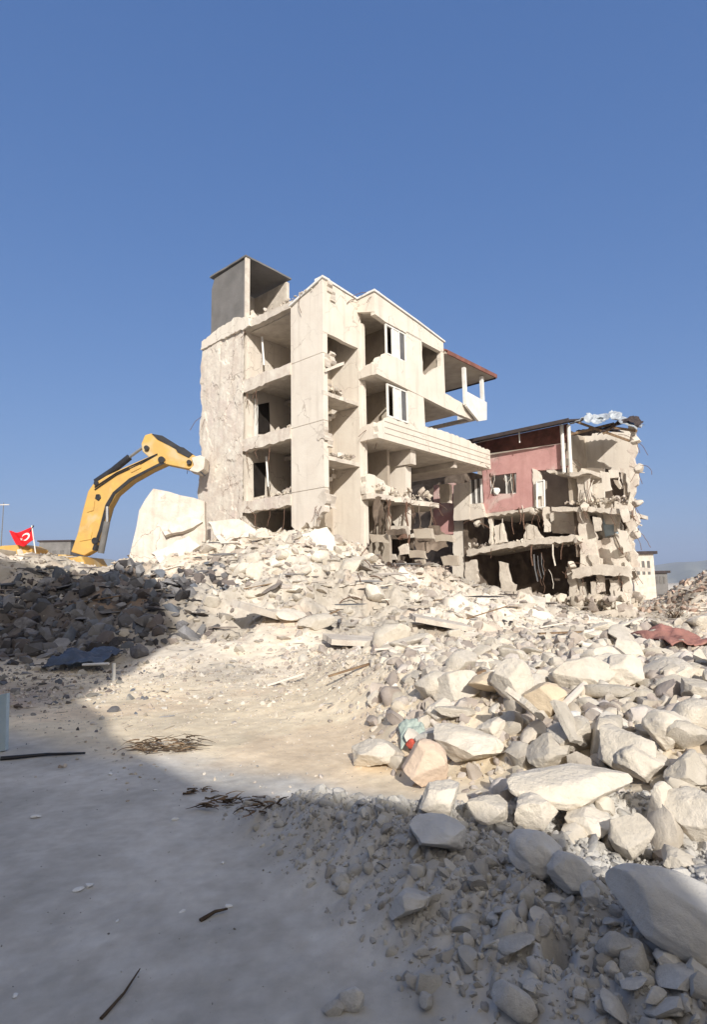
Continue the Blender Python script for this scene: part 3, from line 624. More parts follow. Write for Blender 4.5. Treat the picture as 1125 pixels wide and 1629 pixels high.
# roof: sheet that overhangs the wall
zr = PA(800, 691, 12.8)[1]
bl = PA(758, 700, 12.8)[0]; br_ = PA(906, 671, 12.8)[0]
m = MB(); m.prism([W(12.8, bl + 1.5, zr - .1), W(12.8, br_, zr), W(Q + .6, br_, zr + .42), W(Q + .6, bl + 1.5, zr + .3)], (0, 0, .1)); m.build('roof_eave', 'roofdark', pbr)
m = MB(); m.A([(PA(760, 722, Q + .3)[0] + 1, zr - .5), (PA(905, 700, Q + .3)[0], zr - .75), (PA(905, 700, Q + .3)[0], zr + .32), (PA(760, 722, Q + .3)[0] + 1, zr + .22)], Q + .35, .1); m.build('eave_board', 'roofred', pbr)
MB().bar(W(12.78, bl + 1.5, zr), W(12.78, br_, zr + .06), .06, .2).build('roof_fascia', 'roofdark', pbr)
MB().bar(W(13.3, PA(827, 700, 13.3)[0], zr - .55), W(13.3, PA(827, 700, 13.3)[0], zr + .1), .06).build('hanging_pipe', 'white', pbr)
for px in (894, 905):
    p0 = PA(px, 676, Q - .3); p1 = PA(px + 4, 752, Q - .3)
    MB().tube([W(Q - .3, p0[0], p0[1]), W(Q - .3, (p0[0] + p1[0]) / 2, (p0[1] + p1[1]) / 2), W(Q - .3, *p1)], .1, 10).build('downpipe', 'white', pbr)
# torn tin sheets over the right end
r = random.Random(3)
def sheet(name, pxs, a0, mt, seed, amp=.12, dep=1.6):
    l = pxA(pxs, a0); n = len(l) - 1; m = MB(); rr = random.Random(seed); vs = []; N_ = 18
    for i in range(N_ + 1):
        t = i / N_ * n; k = min(int(t), n - 1); u = t - k; b = l[k][0] + (l[k + 1][0] - l[k][0]) * u; z = l[k][1] + (l[k + 1][1] - l[k][1]) * u
        for j in range(5): vs.append(W(a0 + dep * j / 4, b + rr.uniform(-.05, .05), z + .12 * j + rr.uniform(-amp, amp) * .6))
    k0 = len(vs); vs += [v - Vector((0, 0, .04)) for v in vs]
    fs = []
    for i in range(N_):
        for j in range(4):
            q = [i * 5 + j, (i + 1) * 5 + j, (i + 1) * 5 + j + 1, i * 5 + j + 1]; fs.append(q); fs.append([x + k0 for x in q][::-1])
    for i in range(N_): fs.append([i * 5, i * 5 + k0, (i + 1) * 5 + k0, (i + 1) * 5])
    m.add(vs, fs); return m.build(name, mt, pbr)
sheet('roof_sheet', [(905, 674), (930, 664), (965, 662), (990, 672), (1015, 680)], Q - .2, 'tin', 1)
sheet('roof_sheet', [(905, 690), (925, 684), (950, 680), (968, 684)], Q + .1, 'roofdark', 2, dep=3)
sheet('roof_sheet', [(950, 690), (975, 678), (1000, 668), (1018, 677)], Q - .1, 'roofdark', 4, dep=1.0)
sheet('roof_sheet', [(930, 668), (955, 674), (970, 664), (988, 668)], Q - .5, 'tin', 5, dep=.5)
m = MB()
for s_, e_ in (((905, 692), (975, 672)), ((960, 690), (985, 668)), ((975, 680), (1012, 684)), ((915, 670), (1000, 700))):
    p0 = PA(*s_, Q); p1 = PA(*e_, Q); MB().bar(W(Q, *p0), W(Q + .3, *p1), .12).build('rafter', 'wood', pbr)
# top right room: lit back wall, side wall, torn end wall
pa_('back_wall', [(900, 690), (1002, 684), (1006, 752), (960, 746), (905, 757)], a0=Q + 3.6, t=.3, mt='plaster', amp=.08)
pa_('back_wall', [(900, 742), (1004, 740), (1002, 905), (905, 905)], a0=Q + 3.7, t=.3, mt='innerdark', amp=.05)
pa_('end_wall', [(1000, 676), (1012, 680), (1010, 735), (1016, 760), (1008, 800), (1018, 830), (1006, 860), (1016, 905), (996, 905), (1000, 800), (1002, 740)], a0=Q + 1.2, t=.3, mt='gable', amp=.14, step=.3)
m = MB(); bI = PA(905, 780, Q + .6)[0]; m.box(Q + .9, Q + 4, bI - .1, bI + .1, 6.2, 10.5); m.build('inner_wall', 'inner', pbr)
pa_('inner_wall', [(848, 742), (925, 735), (928, 815), (848, 818)], a0=Q + 2.6, t=.2, mt='inner')
pa_('inner_wall', [(925, 745), (962, 745), (962, 808), (925, 812)], a0=Q + 1.9, t=.2, mt='plaster')
pa_('side_jamb', [(847, 745), (857, 750), (862, 808), (850, 806)], a0=Q - .08, t=.4, mt='plaster', amp=.05)
m = MB(); lf = pxA([(854, 766), (866, 764), (867, 806), (855, 808)], Q - .3)
for i in range(4): p0 = lf[i]; p1 = lf[(i + 1) % 4]; m.bar(W(Q - .3, *p0), W(Q - .3, *p1), .08)
m.A([lf[0], lf[1], ((lf[1][0]), (lf[0][1] + lf[3][1]) / 2 - .1), (lf[0][0], (lf[0][1] + lf[3][1]) / 2 - .1)], Q - .29, .04); m.build('window_leaf', 'white', pbr)
# floor slabs, sagging to the left
def slab(name, top, thick_px, a0, depth, mt='concrete', amp=.07):
    l = pxA(top, a0); m = MB(); lo_ = [(b, z - thick_px / 27.) for b, z in l][::-1]
    m.A(jag(l + lo_, amp, .25), a0, .3); m.A(l + [(b, z - .2) for b, z in l][::-1], a0 + .3, depth); return m.build(name, mt, pbr)
slab('floor_slab', [(742, 876), (790, 866), (850, 857), (916, 851)], 9, Q, 4.2)
slab('floor_slab', [(770, 818), (852, 806)], 5, Q, 4.2)
slab('floor_slab', [(878, 806), (935, 807), (1000, 812)], 6, Q, 3.4)
slab('floor_slab', [(910, 906), (955, 898), (1004, 902)], 14, Q - .3, 3.4)
slab('fallen_slab', [(870, 745), (905, 752), (940, 748)], 5, Q, 2.5)
# dark rooms behind
pa_('inner_back_wall', [(760, 700), (905, 690), (905, 812), (760, 812)], a0=Q + 3.2, t=.2, mt='inner', amp=0.02)
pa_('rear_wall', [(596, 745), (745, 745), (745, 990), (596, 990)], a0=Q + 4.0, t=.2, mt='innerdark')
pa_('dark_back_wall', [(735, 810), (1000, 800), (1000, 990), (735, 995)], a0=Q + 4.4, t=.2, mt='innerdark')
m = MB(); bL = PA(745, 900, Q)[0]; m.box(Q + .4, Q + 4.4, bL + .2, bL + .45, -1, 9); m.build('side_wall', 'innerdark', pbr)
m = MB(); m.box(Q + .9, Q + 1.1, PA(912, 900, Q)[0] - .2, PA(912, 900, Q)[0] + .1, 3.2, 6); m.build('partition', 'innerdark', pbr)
# columns, fins and torn partitions
cols_ = [([(722, 830), (740, 826), (748, 880), (744, 900), (750, 975), (720, 975)], .5, 'plaster'),
 ([(740, 895), (756, 890), (760, 925), (752, 935), (748, 975), (740, 975)], .3, 'concrete'),
 ([(794, 893), (806, 896), (812, 925), (820, 930), (816, 980), (800, 980)], .5, 'concrete'),
 ([(818, 940), (842, 934), (848, 975), (828, 980)], .4, 'concrete'),
 ([(786, 838), (798, 832), (806, 862), (788, 866)], .3, 'plaster'),
 ([(778, 822), (782, 822), (784, 866), (779, 866)], .2, 'plaster'),
 ([(838, 832), (852, 838), (864, 856), (834, 858)], .6, 'concrete'),
 ([(916, 752), (930, 756), (944, 800), (924, 806)], .6, 'concrete'),
 ([(918, 806), (930, 806), (948, 850), (952, 905), (922, 905), (924, 860)], .7, 'gable'),
 ([(948, 806), (985, 814), (992, 856), (960, 862)], 1.8, 'plaster'),
 ([(862, 806), (872, 806), (874, 845), (866, 846)], .5, 'plaster'),
 ([(872, 808), (915, 812), (918, 850), (880, 848)], 2.2, 'gable'),
 ([(930, 862), (1000, 852), (1004, 900), (934, 905)], 1.2, 'gable'),
 ([(903, 905), (915, 915), (920, 950), (925, 978), (908, 978), (906, 940)], .3, 'concrete'),
 ([(940, 925), (948, 925), (952, 972), (943, 974)], .2, 'concrete'), ([(920, 928), (930, 926), (938, 974), (930, 974)], .5, 'concrete'),
 ([(970, 922), (984, 922), (988, 975), (974, 975)], .2, 'plaster'), ([(990, 915), (1003, 915), (1004, 975), (992, 975)], .2, 'plaster')]
for l, da, mt in cols_: pa_('torn_wall', l, a0=Q + da, t=.3, mt=mt, amp=.06, step=.25)
r_ = random.Random(77)
for i in range(46):
    px = r_.uniform(908, 1004); py = r_.uniform(752, 965); w_ = r_.uniform(4, 13); h_ = r_.uniform(8, 34) * (1.4 if i % 4 == 0 else 1); sk = r_.uniform(-6, 6)
    pa_('torn_wall', [(px - w_, py - h_ * .6), (px + w_ * .6, py - h_ * .5), (px + w_ + sk, py + h_ * .5), (px - w_ * .4 + sk, py + h_ * .6)], a0=Q + r_.uniform(-.2, 3.2), t=r_.uniform(.06, .2), mt=r_.choice(['plaster', 'gable', 'concrete', 'inner', 'plaster']), amp=.05, step=.3)
for i in range(30):
    px = r_.uniform(755, 1012); py = r_.choice([r_.uniform(806, 815), r_.uniform(866, 880), r_.uniform(905, 912), r_.uniform(750, 765)]); L_ = r_.uniform(.3, 1.3); p = PA(px, py, Q - .05); pp_ = [W(Q - .05, *p)]
    for k in range(4): pp_.append(pp_[-1] + Vector((r_.uniform(-.12, .12), r_.uniform(-.12, .05), -L_ / 4)))
    MB().tube(pp_, r_.choice([.014, .014, .03]), 5).build('hanging_bar', r_.choice(['rust', 'plaster', 'rust']), pbr)
pa_('blue_wall', [(960, 826), (980, 824), (984, 850), (964, 854)], a0=Q + 1.6, t=.1, mt='paleblue')
pa_('low_wall', [(925, 972), (1008, 970), (1010, 985), (925, 988)], a0=Q - .4, t=.4, mt='concrete')
# hanging strips and bars
for i, (x0, y0, x1, y1) in enumerate([(850, 882, 856, 925), (856, 884, 862, 920), (862, 880, 866, 915), (834, 815, 835, 842), (832, 795, 834, 815), (815, 822, 818, 850), (880, 866, 884, 900), (897, 862, 893, 890), (800, 825, 802, 850), (846, 868, 848, 900), (1010, 750, 1026, 752), (1008, 676, 1020, 680), (1012, 830, 1022, 836), (935, 765, 938, 800), (900, 728, 908, 745)]):
    p0 = PA(x0, y0, Q + .1); p1 = PA(x1, y1, Q - .1); mid = ((p0[0] + p1[0]) / 2 + .06, (p0[1] + p1[1]) / 2)
    MB().tube([W(Q + .1, *p0), W(Q, *mid), W(Q - .1, *p1)], .022 if i % 3 else .04, 5).build('hanging_bar', 'chrome' if i < 3 else ('rust' if i % 2 else 'plaster'), pbr)
for i, (x, y) in enumerate([(1012, 700), (1016, 745), (1014, 800), (1012, 850), (920, 860), (900, 735), (850, 815), (910, 900), (1000, 905), (760, 832), (930, 806)]):
    p = PA(x, y, Q); rebar(W(Q - .05, *p), 3, .9, 100 + i, pbr)
    chunk(pbr, 'broken_lump', W(Q, *p), (.35, .3, .28), 'concrete', 60 + i, n=2)

# ================================================================ EXCAVATOR
ex = empty('excavator', (-15.5, 29, 2.0), 'yellow excavator with its boom bent towards the cream building', 'excavator')
YE = 28.8
def E2(px, py, Y=YE): return PY(px, py, Y)
def plate(name, l, Y, t, mt, par, bevel=.03):
    m = MB(); m.prism([E2(x, y, Y) for x, y in l], (0, t, 0)); return m.build(name, mt, par, bevel=bevel)
boom = plate('boom', [(112, 878), (122, 850), (131, 812), (139, 782), (147, 770), (168, 757), (200, 742), (232, 728), (248, 721), (262, 728), (262, 738), (240, 748), (208, 766), (184, 787), (173, 806), (163, 842), (151, 874), (133, 884)], YE, .62, 'yellow', ex, .05)
plate('boom_underside', [(262, 737), (240, 747), (208, 765), (183, 786), (172, 806), (162, 842), (150, 876), (146, 874), (157, 842), (167, 803), (179, 783), (205, 761), (238, 744), (258, 734)], YE - .03, .68, 'hose', ex, 0)
plate('boom_pin', [(152, 786), (158, 786), (160, 792), (156, 797), (150, 793)], YE - .05, .72, 'hose', ex)
st = plate('stick', [(224, 706), (230, 692), (240, 689), (252, 694), (268, 706), (284, 713), (304, 722), (318, 729), (316, 741), (300, 746), (262, 738), (246, 728), (236, 727), (226, 718)], YE + .1, .55, 'yellow', ex, .04)
plate('stick_edge', [(241, 690), (258, 693), (292, 714), (288, 719), (268, 708), (250, 699)], YE + .06, .63, 'hose', ex, 0)
plate('linkage', [(276, 708), (292, 712), (306, 722), (300, 728), (282, 719)], YE + .05, .66, 'hose', ex, 0)
for (qx, qy, rr) in ((256, 731, .17), (232, 712, .12), (300, 735, .12), (152, 768, .12), (150, 860, .16)):
    c_ = E2(qx, qy, YE - .08); MB().tube([c_, c_ + Vector((0, .82, 0))], rr, 14).build('pin', 'hose', ex)
for l in ([(140, 800), (150, 797), (148, 812), (138, 815)], [(128, 850), (146, 846), (144, 858), (126, 861)], [(205, 744), (222, 737), (224, 744), (208, 752)]): plate('bracket', l, YE - .045, .7, 'yellow', ex, .01)
bk = plate('bucket', [(304, 728), (318, 724), (326, 728), (324, 746), (314, 752), (300, 748), (308, 740)], YE - .1, .95, 'concrete', ex, .03)
for k in range(3):
    MB().bar(E2(318, 750, YE + k * .35), E2(326, 757, YE + k * .35), .1, .07).build('bucket_tooth', 'hose', bk)
cyl = MB().tube([E2(152, 767, YE + .2), E2(180, 748, YE + .2), E2(206, 727, YE + .2)], .17, 12).build('stick_cylinder', 'hose', ex)
MB().tube([E2(206, 727, YE + .2), E2(228, 711, YE + .2)], .075, 10).build('rod', 'chrome', cyl)
cyl = MB().tube([E2(160, 880, YE - .2), E2(166, 850, YE - .2), E2(170, 830, YE - .2)], .15, 12).build('boom_cylinder', 'greycon', ex)
MB().tube([E2(170, 830, YE - .2), E2(170, 806, YE - .2)], .07, 10).build('rod', 'chrome', cyl)
for k in range(2):
    MB().tube([E2(150, 775 + 4 * k, YE - .05), E2(185, 752 + 3 * k, YE - .05), E2(222, 735 + 3 * k, YE - .05), E2(250, 722, YE - .05)], .03, 6).build('hose', 'hose', ex)
plate('body', [(-60, 885), (-30, 878), (10, 874), (38, 874), (50, 884), (100, 890), (128, 884), (140, 905), (130, 930), (-60, 930)], YE - .6, 2.6, 'yellow', ex, .08)
plate('engine_cover', [(-30, 878), (2, 868), (36, 866), (50, 872), (50, 880), (-30, 884)], YE - .2, 1.6, 'yellow', ex, .05)
m = MB(); m.prism([E2(x, y, YE + 1.2) for x, y in [(70, 900), (72, 886), (84, 882), (104, 882), (112, 900)]], (0, .8, 0)); cb_ = m.build('cab', 'yellow', ex, bevel=.04)
m = MB(); m.prism([E2(x, y, YE + 1.17) for x, y in [(75, 896), (77, 888), (86, 885), (100, 885), (106, 896)]], (0, .02, 0)); m.build('window', 'glass', cb_)
for dy in (-.6, 1.5):
    tr = plate('track', [(-50, 934), (-40, 925), (120, 925), (135, 934), (125, 950), (-40, 950)], YE + dy, .5, 'hose', ex, .05)
# flag
fr_ = empty('flag', E2(56, 872, 28.2), 'red flag with white crescent and star left of the excavator boom', 'flag')
MB().tube([E2(56, 880, 28.2), E2(50, 836, 28.2)], .028, 8).build('pole', 'white', fr_)
MB().tube([E2(47, 846, 28.2), E2(53, 836, 28.2)], .03, 6).build('pole_tip', 'hose', fr_)
nu, nv = 28, 16; vs = []; fs = []
P00 = E2(51, 838, 28.2); P01 = E2(54, 858, 28.2); P10 = E2(13, 847, 28.2); P11 = E2(27, 870, 28.2)
def fp(u, v, off=0):
    p = (P00 * (1 - v) + P01 * v) * (1 - u) + (P10 * (1 - v) + P11 * v) * u
    wv = .10 * math.sin(u * 9 + v * 2) * u; return p + Vector((0, wv + off, .09 * math.sin(u * 7 + 1.0) * u - .08 * math.sin(u * pi)))
for i in range(nu + 1):
    for j in range(nv + 1): vs.append(fp(i / nu, j / nv))
for i in range(nu):
    for j in range(nv): k = i * (nv + 1) + j; fs.append([k, k + 1, k + nv + 2, k + nv + 1])
fo = MB().add(vs, fs); fo = fo.build('cloth', 'flagred', fr_, smooth=True); sol = fo.modifiers.new('s', 'SOLIDIFY'); sol.thickness = .012
cres = []; A_ = 1.5                                       # crescent and star, in flag proportions (length A_ x 1)
for k in range(25): t = radians(38 + (322 - 38) * k / 24); cres.append((.5 + .25 * cos(t), .5 + .25 * sin(t)))
inn = []
for k in range(25): t = radians(322 - (322 - 38) * k / 24); inn.append((.5625 + .2 * cos(t) * 1.0, .5 + .2 * sin(t) * .78))
pts = cres + inn
def onflag(l): return [fp(x / A_, y, -.03) for x, y in l]
m = MB(); L_ = len(cres)
vs = onflag(cres) + onflag(inn[::-1]); fs = [[i, i + 1, L_ + i + 1, L_ + i] for i in range(L_ - 1)]; m.add(vs, fs)
star = []
for k in range(10): rr = .125 if k % 2 == 0 else .05; t = pi + k * pi / 5; star.append((.84 + rr * cos(t), .5 + rr * sin(t)))
ce = onflag([(.84, .5)]); sv = onflag(star); m.add(ce + sv, [[0, 1 + i, 1 + (i + 1) % 10] for i in range(10)])
m.build('crescent_and_star', 'paper', fr_)

# ================================================================ LARGE PIECES IN THE RUBBLE
def chunk_thing(name, px, py, s, mt, seed, label, cat, group=None, n=4, planes=13, rot=None, loc=None, sink=.35, noise=.05, lo=.45, hi=.88):
    g = loc or gp(px, py); v, f = rock_shape(n, seed, planes, lo, hi, noise)
    R = np.array((rot or Matrix.Rotation(seed * 1.7, 3, 'Z')).to_3x3()); v = (v * np.array(s)) @ R.T
    me = np_mesh(name, v, f, mt, 38); o = bpy.data.objects.new(name, me); COL.objects.link(o)
    o.location = (g.x, g.y, g.z + (s[2] * (1 - sink) if not loc else 0)); return tag(o, label, cat, group)
def slab_thing(name, pts3, off, mt, label, cat, amp=.06, step=.3):
    # pts3 corners in space, broken outline in their own plane
    o_ = pts3[0]; e1 = (pts3[1] - o_).normalized(); nrm = e1.cross(pts3[-1] - o_).normalized(); e2 = nrm.cross(e1)
    l = jag([((p - o_).dot(e1), (p - o_).dot(e2)) for p in pts3], amp, step)
    m = MB(); m.prism([o_ + e1 * x + e2 * y for x, y in l], nrm * off); c = sum(pts3, Vector()) / len(pts3)
    o = m.build(name, mt, loc=c); return tag(o, label, cat)
# big pale tilted slab left of the building
slab_thing('tilted_slab', [PY(200, 905, 27.2), PY(221, 812, 27.3), PY(243, 777, 27.3), PY(285, 787, 27.2), PY(324, 797, 27.2), PY(326, 905, 27.2)], .35, 'gable', 'huge pale tilted concrete slab lying behind the rubble under the excavator boom', 'slab', .05, .8)
BIGSL = [([(256, 842), (270, 826), (300, 822), (322, 830), (300, 842), (262, 852)], 27.0, 'bent pale slab hanging over a dark gap below the huge pale slab'),
 ([(240, 880), (300, 852), (318, 868), (262, 902)], 24.5, 'pale slab lying aslant below the left corner of the cream building'),
 ([(330, 830), (380, 826), (420, 850), (350, 862)], 25.5, 'wide pale slab at the foot of the torn left wall'),
 ([(480, 850), (520, 838), (556, 900), (505, 905)], 23.0, 'smooth light slab leaning under the front wall panel of the cream building'),
 ([(430, 858), (470, 842), (485, 892), (448, 900)], 23.5, 'brownish slab standing on the rubble slope below the front wall panel'),
 ([(636, 950), (645, 918), (664, 920), (655, 958)], 23.0, 'upright white board in front of the dark ground floor')]
for i, (l, Y, lab) in enumerate(BIGSL):
    pts = [PY(x, y, Y - (y - l[0][1]) * .012) for x, y in l]
    slab_thing('concrete_slab' if i < 5 else 'white_board', pts, .22 if i < 5 else .06, ['gable', 'plaster', 'gable', 'plaster', 'concrete', 'white'][i], lab, 'slab' if i < 5 else 'board')
# hanging dark cloths/ceiling remains between the two buildings
DK = [([(560, 836), (600, 826), (625, 846), (612, 880), (575, 878)], 27.5, 'innerdark', 'torn brown ceiling hanging below the broken slab of the cream building'),
      ([(650, 800), (690, 792), (700, 830), (660, 845)], 30.5, 'concrete', 'crumpled grey ceiling piece between the pillar and the pink building'),
      ([(655, 842), (700, 836), (714, 870), (668, 880)], 30.0, 'innerdark', 'dark sheet draped over rubble left of the corner pillar')]
for l, Y, mt, lab in DK[2:]: slab_thing('fallen_ceiling', [PY(x, y, Y) for x, y in l], .15, mt, lab, 'ceiling piece', .12, .25)

# hand placed stones of the right heap: px, py of the foot, half sizes, material
def size(px_, g): return px_ / F * g.y
BIG = [
 (1000, 1240, 66, 44, 'rock', 'big pale block with a flat face in the middle of the right heap', 5),
 (880, 1215, 40, 30, 'rock', 'pale stone below the leaning beam in the right heap', 6),
 (672, 1255, 40, 42, 'rockpeach', 'round peach-coloured boulder beside the red scrap', 7),
 (745, 1215, 60, 36, 'rock', 'wide cream block behind the peach-coloured boulder', 8),
 (820, 1130, 34, 46, 'rock', 'tall cream stone standing in the middle of the heap', 9),
 (870, 1140, 36, 30, 'rockochre', 'yellowish stone beside the tall standing cream stone', 10),
 (790, 1105, 60, 24, 'rockochre', 'long ochre-topped stone at the back of the heap', 11),
 (1070, 1190, 44, 36, 'rock', 'large rounded cream boulder near the right edge of the heap', 12),
 (930, 1190, 28, 24, 'rockochre', 'tan round-edged block under the leaning white bar', 13),
 (1030, 1245, 46, 36, 'rock', 'pale boulder that leans against the big flat-faced block', 14),
 (730, 1110, 46, 26, 'rock', 'flat cream stone at the upper left end of the heap', 15),
 (600, 1215, 50, 26, 'rock', 'low cream stone where the heap meets the sand', 16),
 (855, 1320, 44, 30, 'rock', 'cream block on the edge of the shade', 17),
 (780, 1310, 36, 26, 'rock', 'rough cream block left of the one on the shade edge', 18),
 (700, 1290, 46, 26, 'rock', 'low rough stone left of the shaded round boulders', 19),
 (1000, 1370, 40, 40, 'rock', 'steep cream stone above the long grey boulder', 20),
 (1060, 1330, 34, 44, 'rock', 'narrow upright cream stone at the right of the shade edge', 21),
 (1110, 1330, 44, 40, 'rock', 'bright cream boulder cut by the right edge of the photo', 22),
 (1100, 1260, 40, 34, 'rock', 'pale boulder with a long shadow at the right edge of the photo', 23),
 (1080, 1390, 30, 26, 'rock', 'small sunlit stone behind the long grey boulder', 24),
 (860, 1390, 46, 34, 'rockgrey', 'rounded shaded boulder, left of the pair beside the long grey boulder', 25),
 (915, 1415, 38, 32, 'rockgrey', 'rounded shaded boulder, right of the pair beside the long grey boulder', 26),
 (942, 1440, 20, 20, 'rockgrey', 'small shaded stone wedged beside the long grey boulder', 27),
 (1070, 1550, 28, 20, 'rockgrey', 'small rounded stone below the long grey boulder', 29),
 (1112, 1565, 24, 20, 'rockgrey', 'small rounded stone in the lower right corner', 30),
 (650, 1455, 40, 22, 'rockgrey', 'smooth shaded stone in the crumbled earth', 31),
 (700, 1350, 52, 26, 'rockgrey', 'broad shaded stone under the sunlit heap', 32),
 (930, 1100, 54, 32, 'rock', 'grey-sided block behind the leaning white bar', 33),
 (990, 1095, 40, 30, 'rock', 'bright squarish stone at the back right of the heap', 34),
 (1075, 1090, 34, 22, 'rock', 'cream stone below the maroon blanket', 35),
 (940, 1330, 40, 24, 'rock', 'half-buried flat stone under the long sunlit slab', 36),
 (860, 1255, 26, 18, 'rock', 'small pale stone before the long sunlit slab', 37),
 (690, 1190, 30, 20, 'rockgrey', 'grey-green stone beside the teal cloth', 38),
 (780, 1180, 34, 22, 'rock', 'cream stone behind the wide cream block', 39),
 (700, 1150, 34, 22, 'rock', 'pale stone at the left end behind the teal cloth', 40),
 (1110, 1120, 30, 24, 'rock', 'pale stone at the right edge below the blanket', 41)]
for (px, py, hw, hh, mt, lab, sd_) in BIG:
    g = gp(px, py); s_ = .86 * hw / F * g.y; hh *= .86; r_ = random.Random(sd_)
    o = chunk_thing('boulder', px, py, (s_ * 1.18, s_ * r_.uniform(.85, 1.15), hh / F * g.y * 1.15), mt, sd_, lab, 'boulder', None, 5, r_.choice((12, 16, 20)), Matrix.Rotation(r_.uniform(-.5, .5), 3, 'Z') @ Matrix.Rotation(r_.uniform(-.3, .3), 3, 'Y'), sink=.25, noise=.07, lo=.5, hi=.88)
# the long smooth boulder lying bottom right, half in shade
g = gp(1045, 1480)
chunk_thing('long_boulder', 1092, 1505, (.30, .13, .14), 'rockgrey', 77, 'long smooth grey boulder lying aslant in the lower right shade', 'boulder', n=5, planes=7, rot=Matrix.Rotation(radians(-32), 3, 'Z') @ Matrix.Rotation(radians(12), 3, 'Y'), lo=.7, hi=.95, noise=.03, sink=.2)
# long sunlit slab in the heap
def place_slab(name, px, py, L, Wd, T, yaw, pitch, roll, mt, lab, cat, dz=.0):
    g = gp(px, py); R = Matrix.Rotation(yaw, 3, 'Z') @ Matrix.Rotation(pitch, 3, 'Y') @ Matrix.Rotation(roll, 3, 'X')
    pts = [g + Vector((0, 0, dz)) + R @ Vector((x * L / 2, y * Wd / 2, 0)) for x, y in ((-1, -1), (1, -1), (.95, 1), (-.9, .9))]
    return slab_thing(name, pts, T, mt, lab, cat, .025, .18)
chunk_thing('flat_stone', 915, 1285, (.46, .20, .11), 'rock', 88, 'long flat sunlit stone lying across the front of the heap', 'boulder', n=5, planes=10, rot=Matrix.Rotation(.12, 3, 'Z') @ Matrix.Rotation(.35, 3, 'X'), lo=.6, hi=.9, noise=.04, sink=-.3)
place_slab('concrete_slab', 835, 1180, .42, .24, .05, .9, .5, .5, 'rock', 'thin slab standing on edge between the cream stones of the heap', 'slab', .3)
place_slab('concrete_slab', 905, 1215, .36, .2, .04, 1.9, -.9, .5, 'rock', 'broken tile-like slab leaning below the white bar', 'slab', .3)
place_slab('concrete_slab', 560, 1030, 1.3, .8, .12, .4, .1, .1, 'concrete', 'flat slab on the far open rubble ground', 'slab', .1)
place_slab('concrete_slab', 420, 985, 1.8, 1.0, .16, .9, .25, .2, 'concrete', 'grey slab low on the rubble slope below the cream building', 'slab', .1)
place_slab('concrete_slab', 700, 1000, 1.6, .9, .12, .2, .2, .1, 'concrete', 'flat slab in front of the corner pillar of the pink building', 'slab', .1)

def stick(name, pts, rad, mt, lab, cat, r2=None, n=7):
    m = MB(); m.tube(pts, rad, n, r2); c = Vector(pts[0]); return tag(m.build(name, mt, loc=c), lab, cat)
def gs(px, py, dz): return gp(px, py) + Vector((0, 0, dz))
# leaning bar in the heap
P1 = gs(893, 1150, .12); P2 = PY(972, 1048, P1.y + 1.8)
stick('white_bar', [P1, (P1 + P2) / 2, P2], .035, 'plaster', 'long pale bar leaning across the right heap', 'bar')
P1 = gs(905, 1168, .15); P2 = PY(935, 1135, P1.y + .5); stick('white_pipe', [P1, P2], .035, 'paper', 'short white pipe sticking out below the long pale bar', 'pipe')
# stick on the road, branches
g1 = gp(160, 1625); g2 = gp(222, 1549); stick('stick', [g1 + Vector((0, 0, .01)), (g1 + g2) / 2 + Vector((.012, 0, .014)), g2 + Vector((0, 0, .02))], .008, 'branch', 'thin dark stick lying on the road', 'stick', .003)
g1 = gp(318, 1468); g2 = gp(362, 1452); stick('stick', [g1 + Vector((0, 0, .01)), (g1 + g2) / 2 + Vector((0, .02, .02)), g2 + Vector((0, 0, .02))], .012, 'branch', 'short dark twig beside a white scrap on the road', 'stick', .005)
g1 = gp(0, 1210); g2 = gp(135, 1201); stick('cable', [g1 + Vector((0, 0, .02)), (g1 + g2) / 2 + Vector((0, .05, .02)), g2 + Vector((0, 0, .02))], .022, 'hose', 'black cable lying straight at the left edge of the road', 'cable', .01)
def brush(name, px, py, w_, n, seed, lab, hgt=.18):
    n = int(n * 2.4)
    r_ = random.Random(seed); c = gp(px, py); e = empty(name, c, lab, 'branches')
    for i in range(n):
        p = c + Vector((r_.uniform(-w_, w_), r_.uniform(-w_ * .5, w_ * .5), r_.uniform(.01, hgt * .5))); a_ = r_.uniform(-.7, .7) + (pi if r_.random() < .5 else 0); pts = [p]
        d = Vector((cos(a_), sin(a_) * .7, r_.uniform(-.1, .35)))
        for k in range(4): d = (d + Vector((r_.uniform(-.35, .35), r_.uniform(-.35, .35), r_.uniform(-.35, .1)))).normalized(); q = pts[-1] + d * w_ * r_.uniform(.08, .2); q.z = max(q.z, c.z + .01); pts.append(q)
        MB().tube(pts, r_.uniform(.003, .011), 5, .0015).build('branch', 'branch' if r_.random() < .7 else 'wood', e)
    return e
brush('dry_brush', 262, 1192, .34, 40, 1, 'pile of dry brown branches where the sand meets the road')
brush('dry_brush', 370, 1280, .25, 14, 2, 'few dark twigs on the shade edge right of the branch pile', .1)
brush('dry_brush', 315, 1262, .14, 6, 3, 'two dark slats of bark on the road below the branch pile', .05)
brush('dry_brush', 430, 1290, .20, 12, 5, 'thin dark twigs in the shade at the foot of the sunlit sand', .1)
# bare shrub at the right
sb = gp(1072, 985); e = empty('bare_shrub', sb, 'bare brown shrub standing before the pinkish mound at the right edge', 'shrub'); r_ = random.Random(9)
for i in range(26):
    p = sb + Vector((r_.uniform(-.2, .2), r_.uniform(-.2, .2), 0)); pts = [p]; d = Vector((r_.uniform(-.8, .8), r_.uniform(-.5, .5), 1)).normalized()
    for k in range(6): d = (d + Vector((r_.uniform(-.5, .5), r_.uniform(-.4, .4), r_.uniform(-.25, .15)))).normalized(); pts.append(pts[-1] + d * r_.uniform(.06, .15))
    MB().tube(pts, .022, 5, .004).build('branch', 'branch', e)
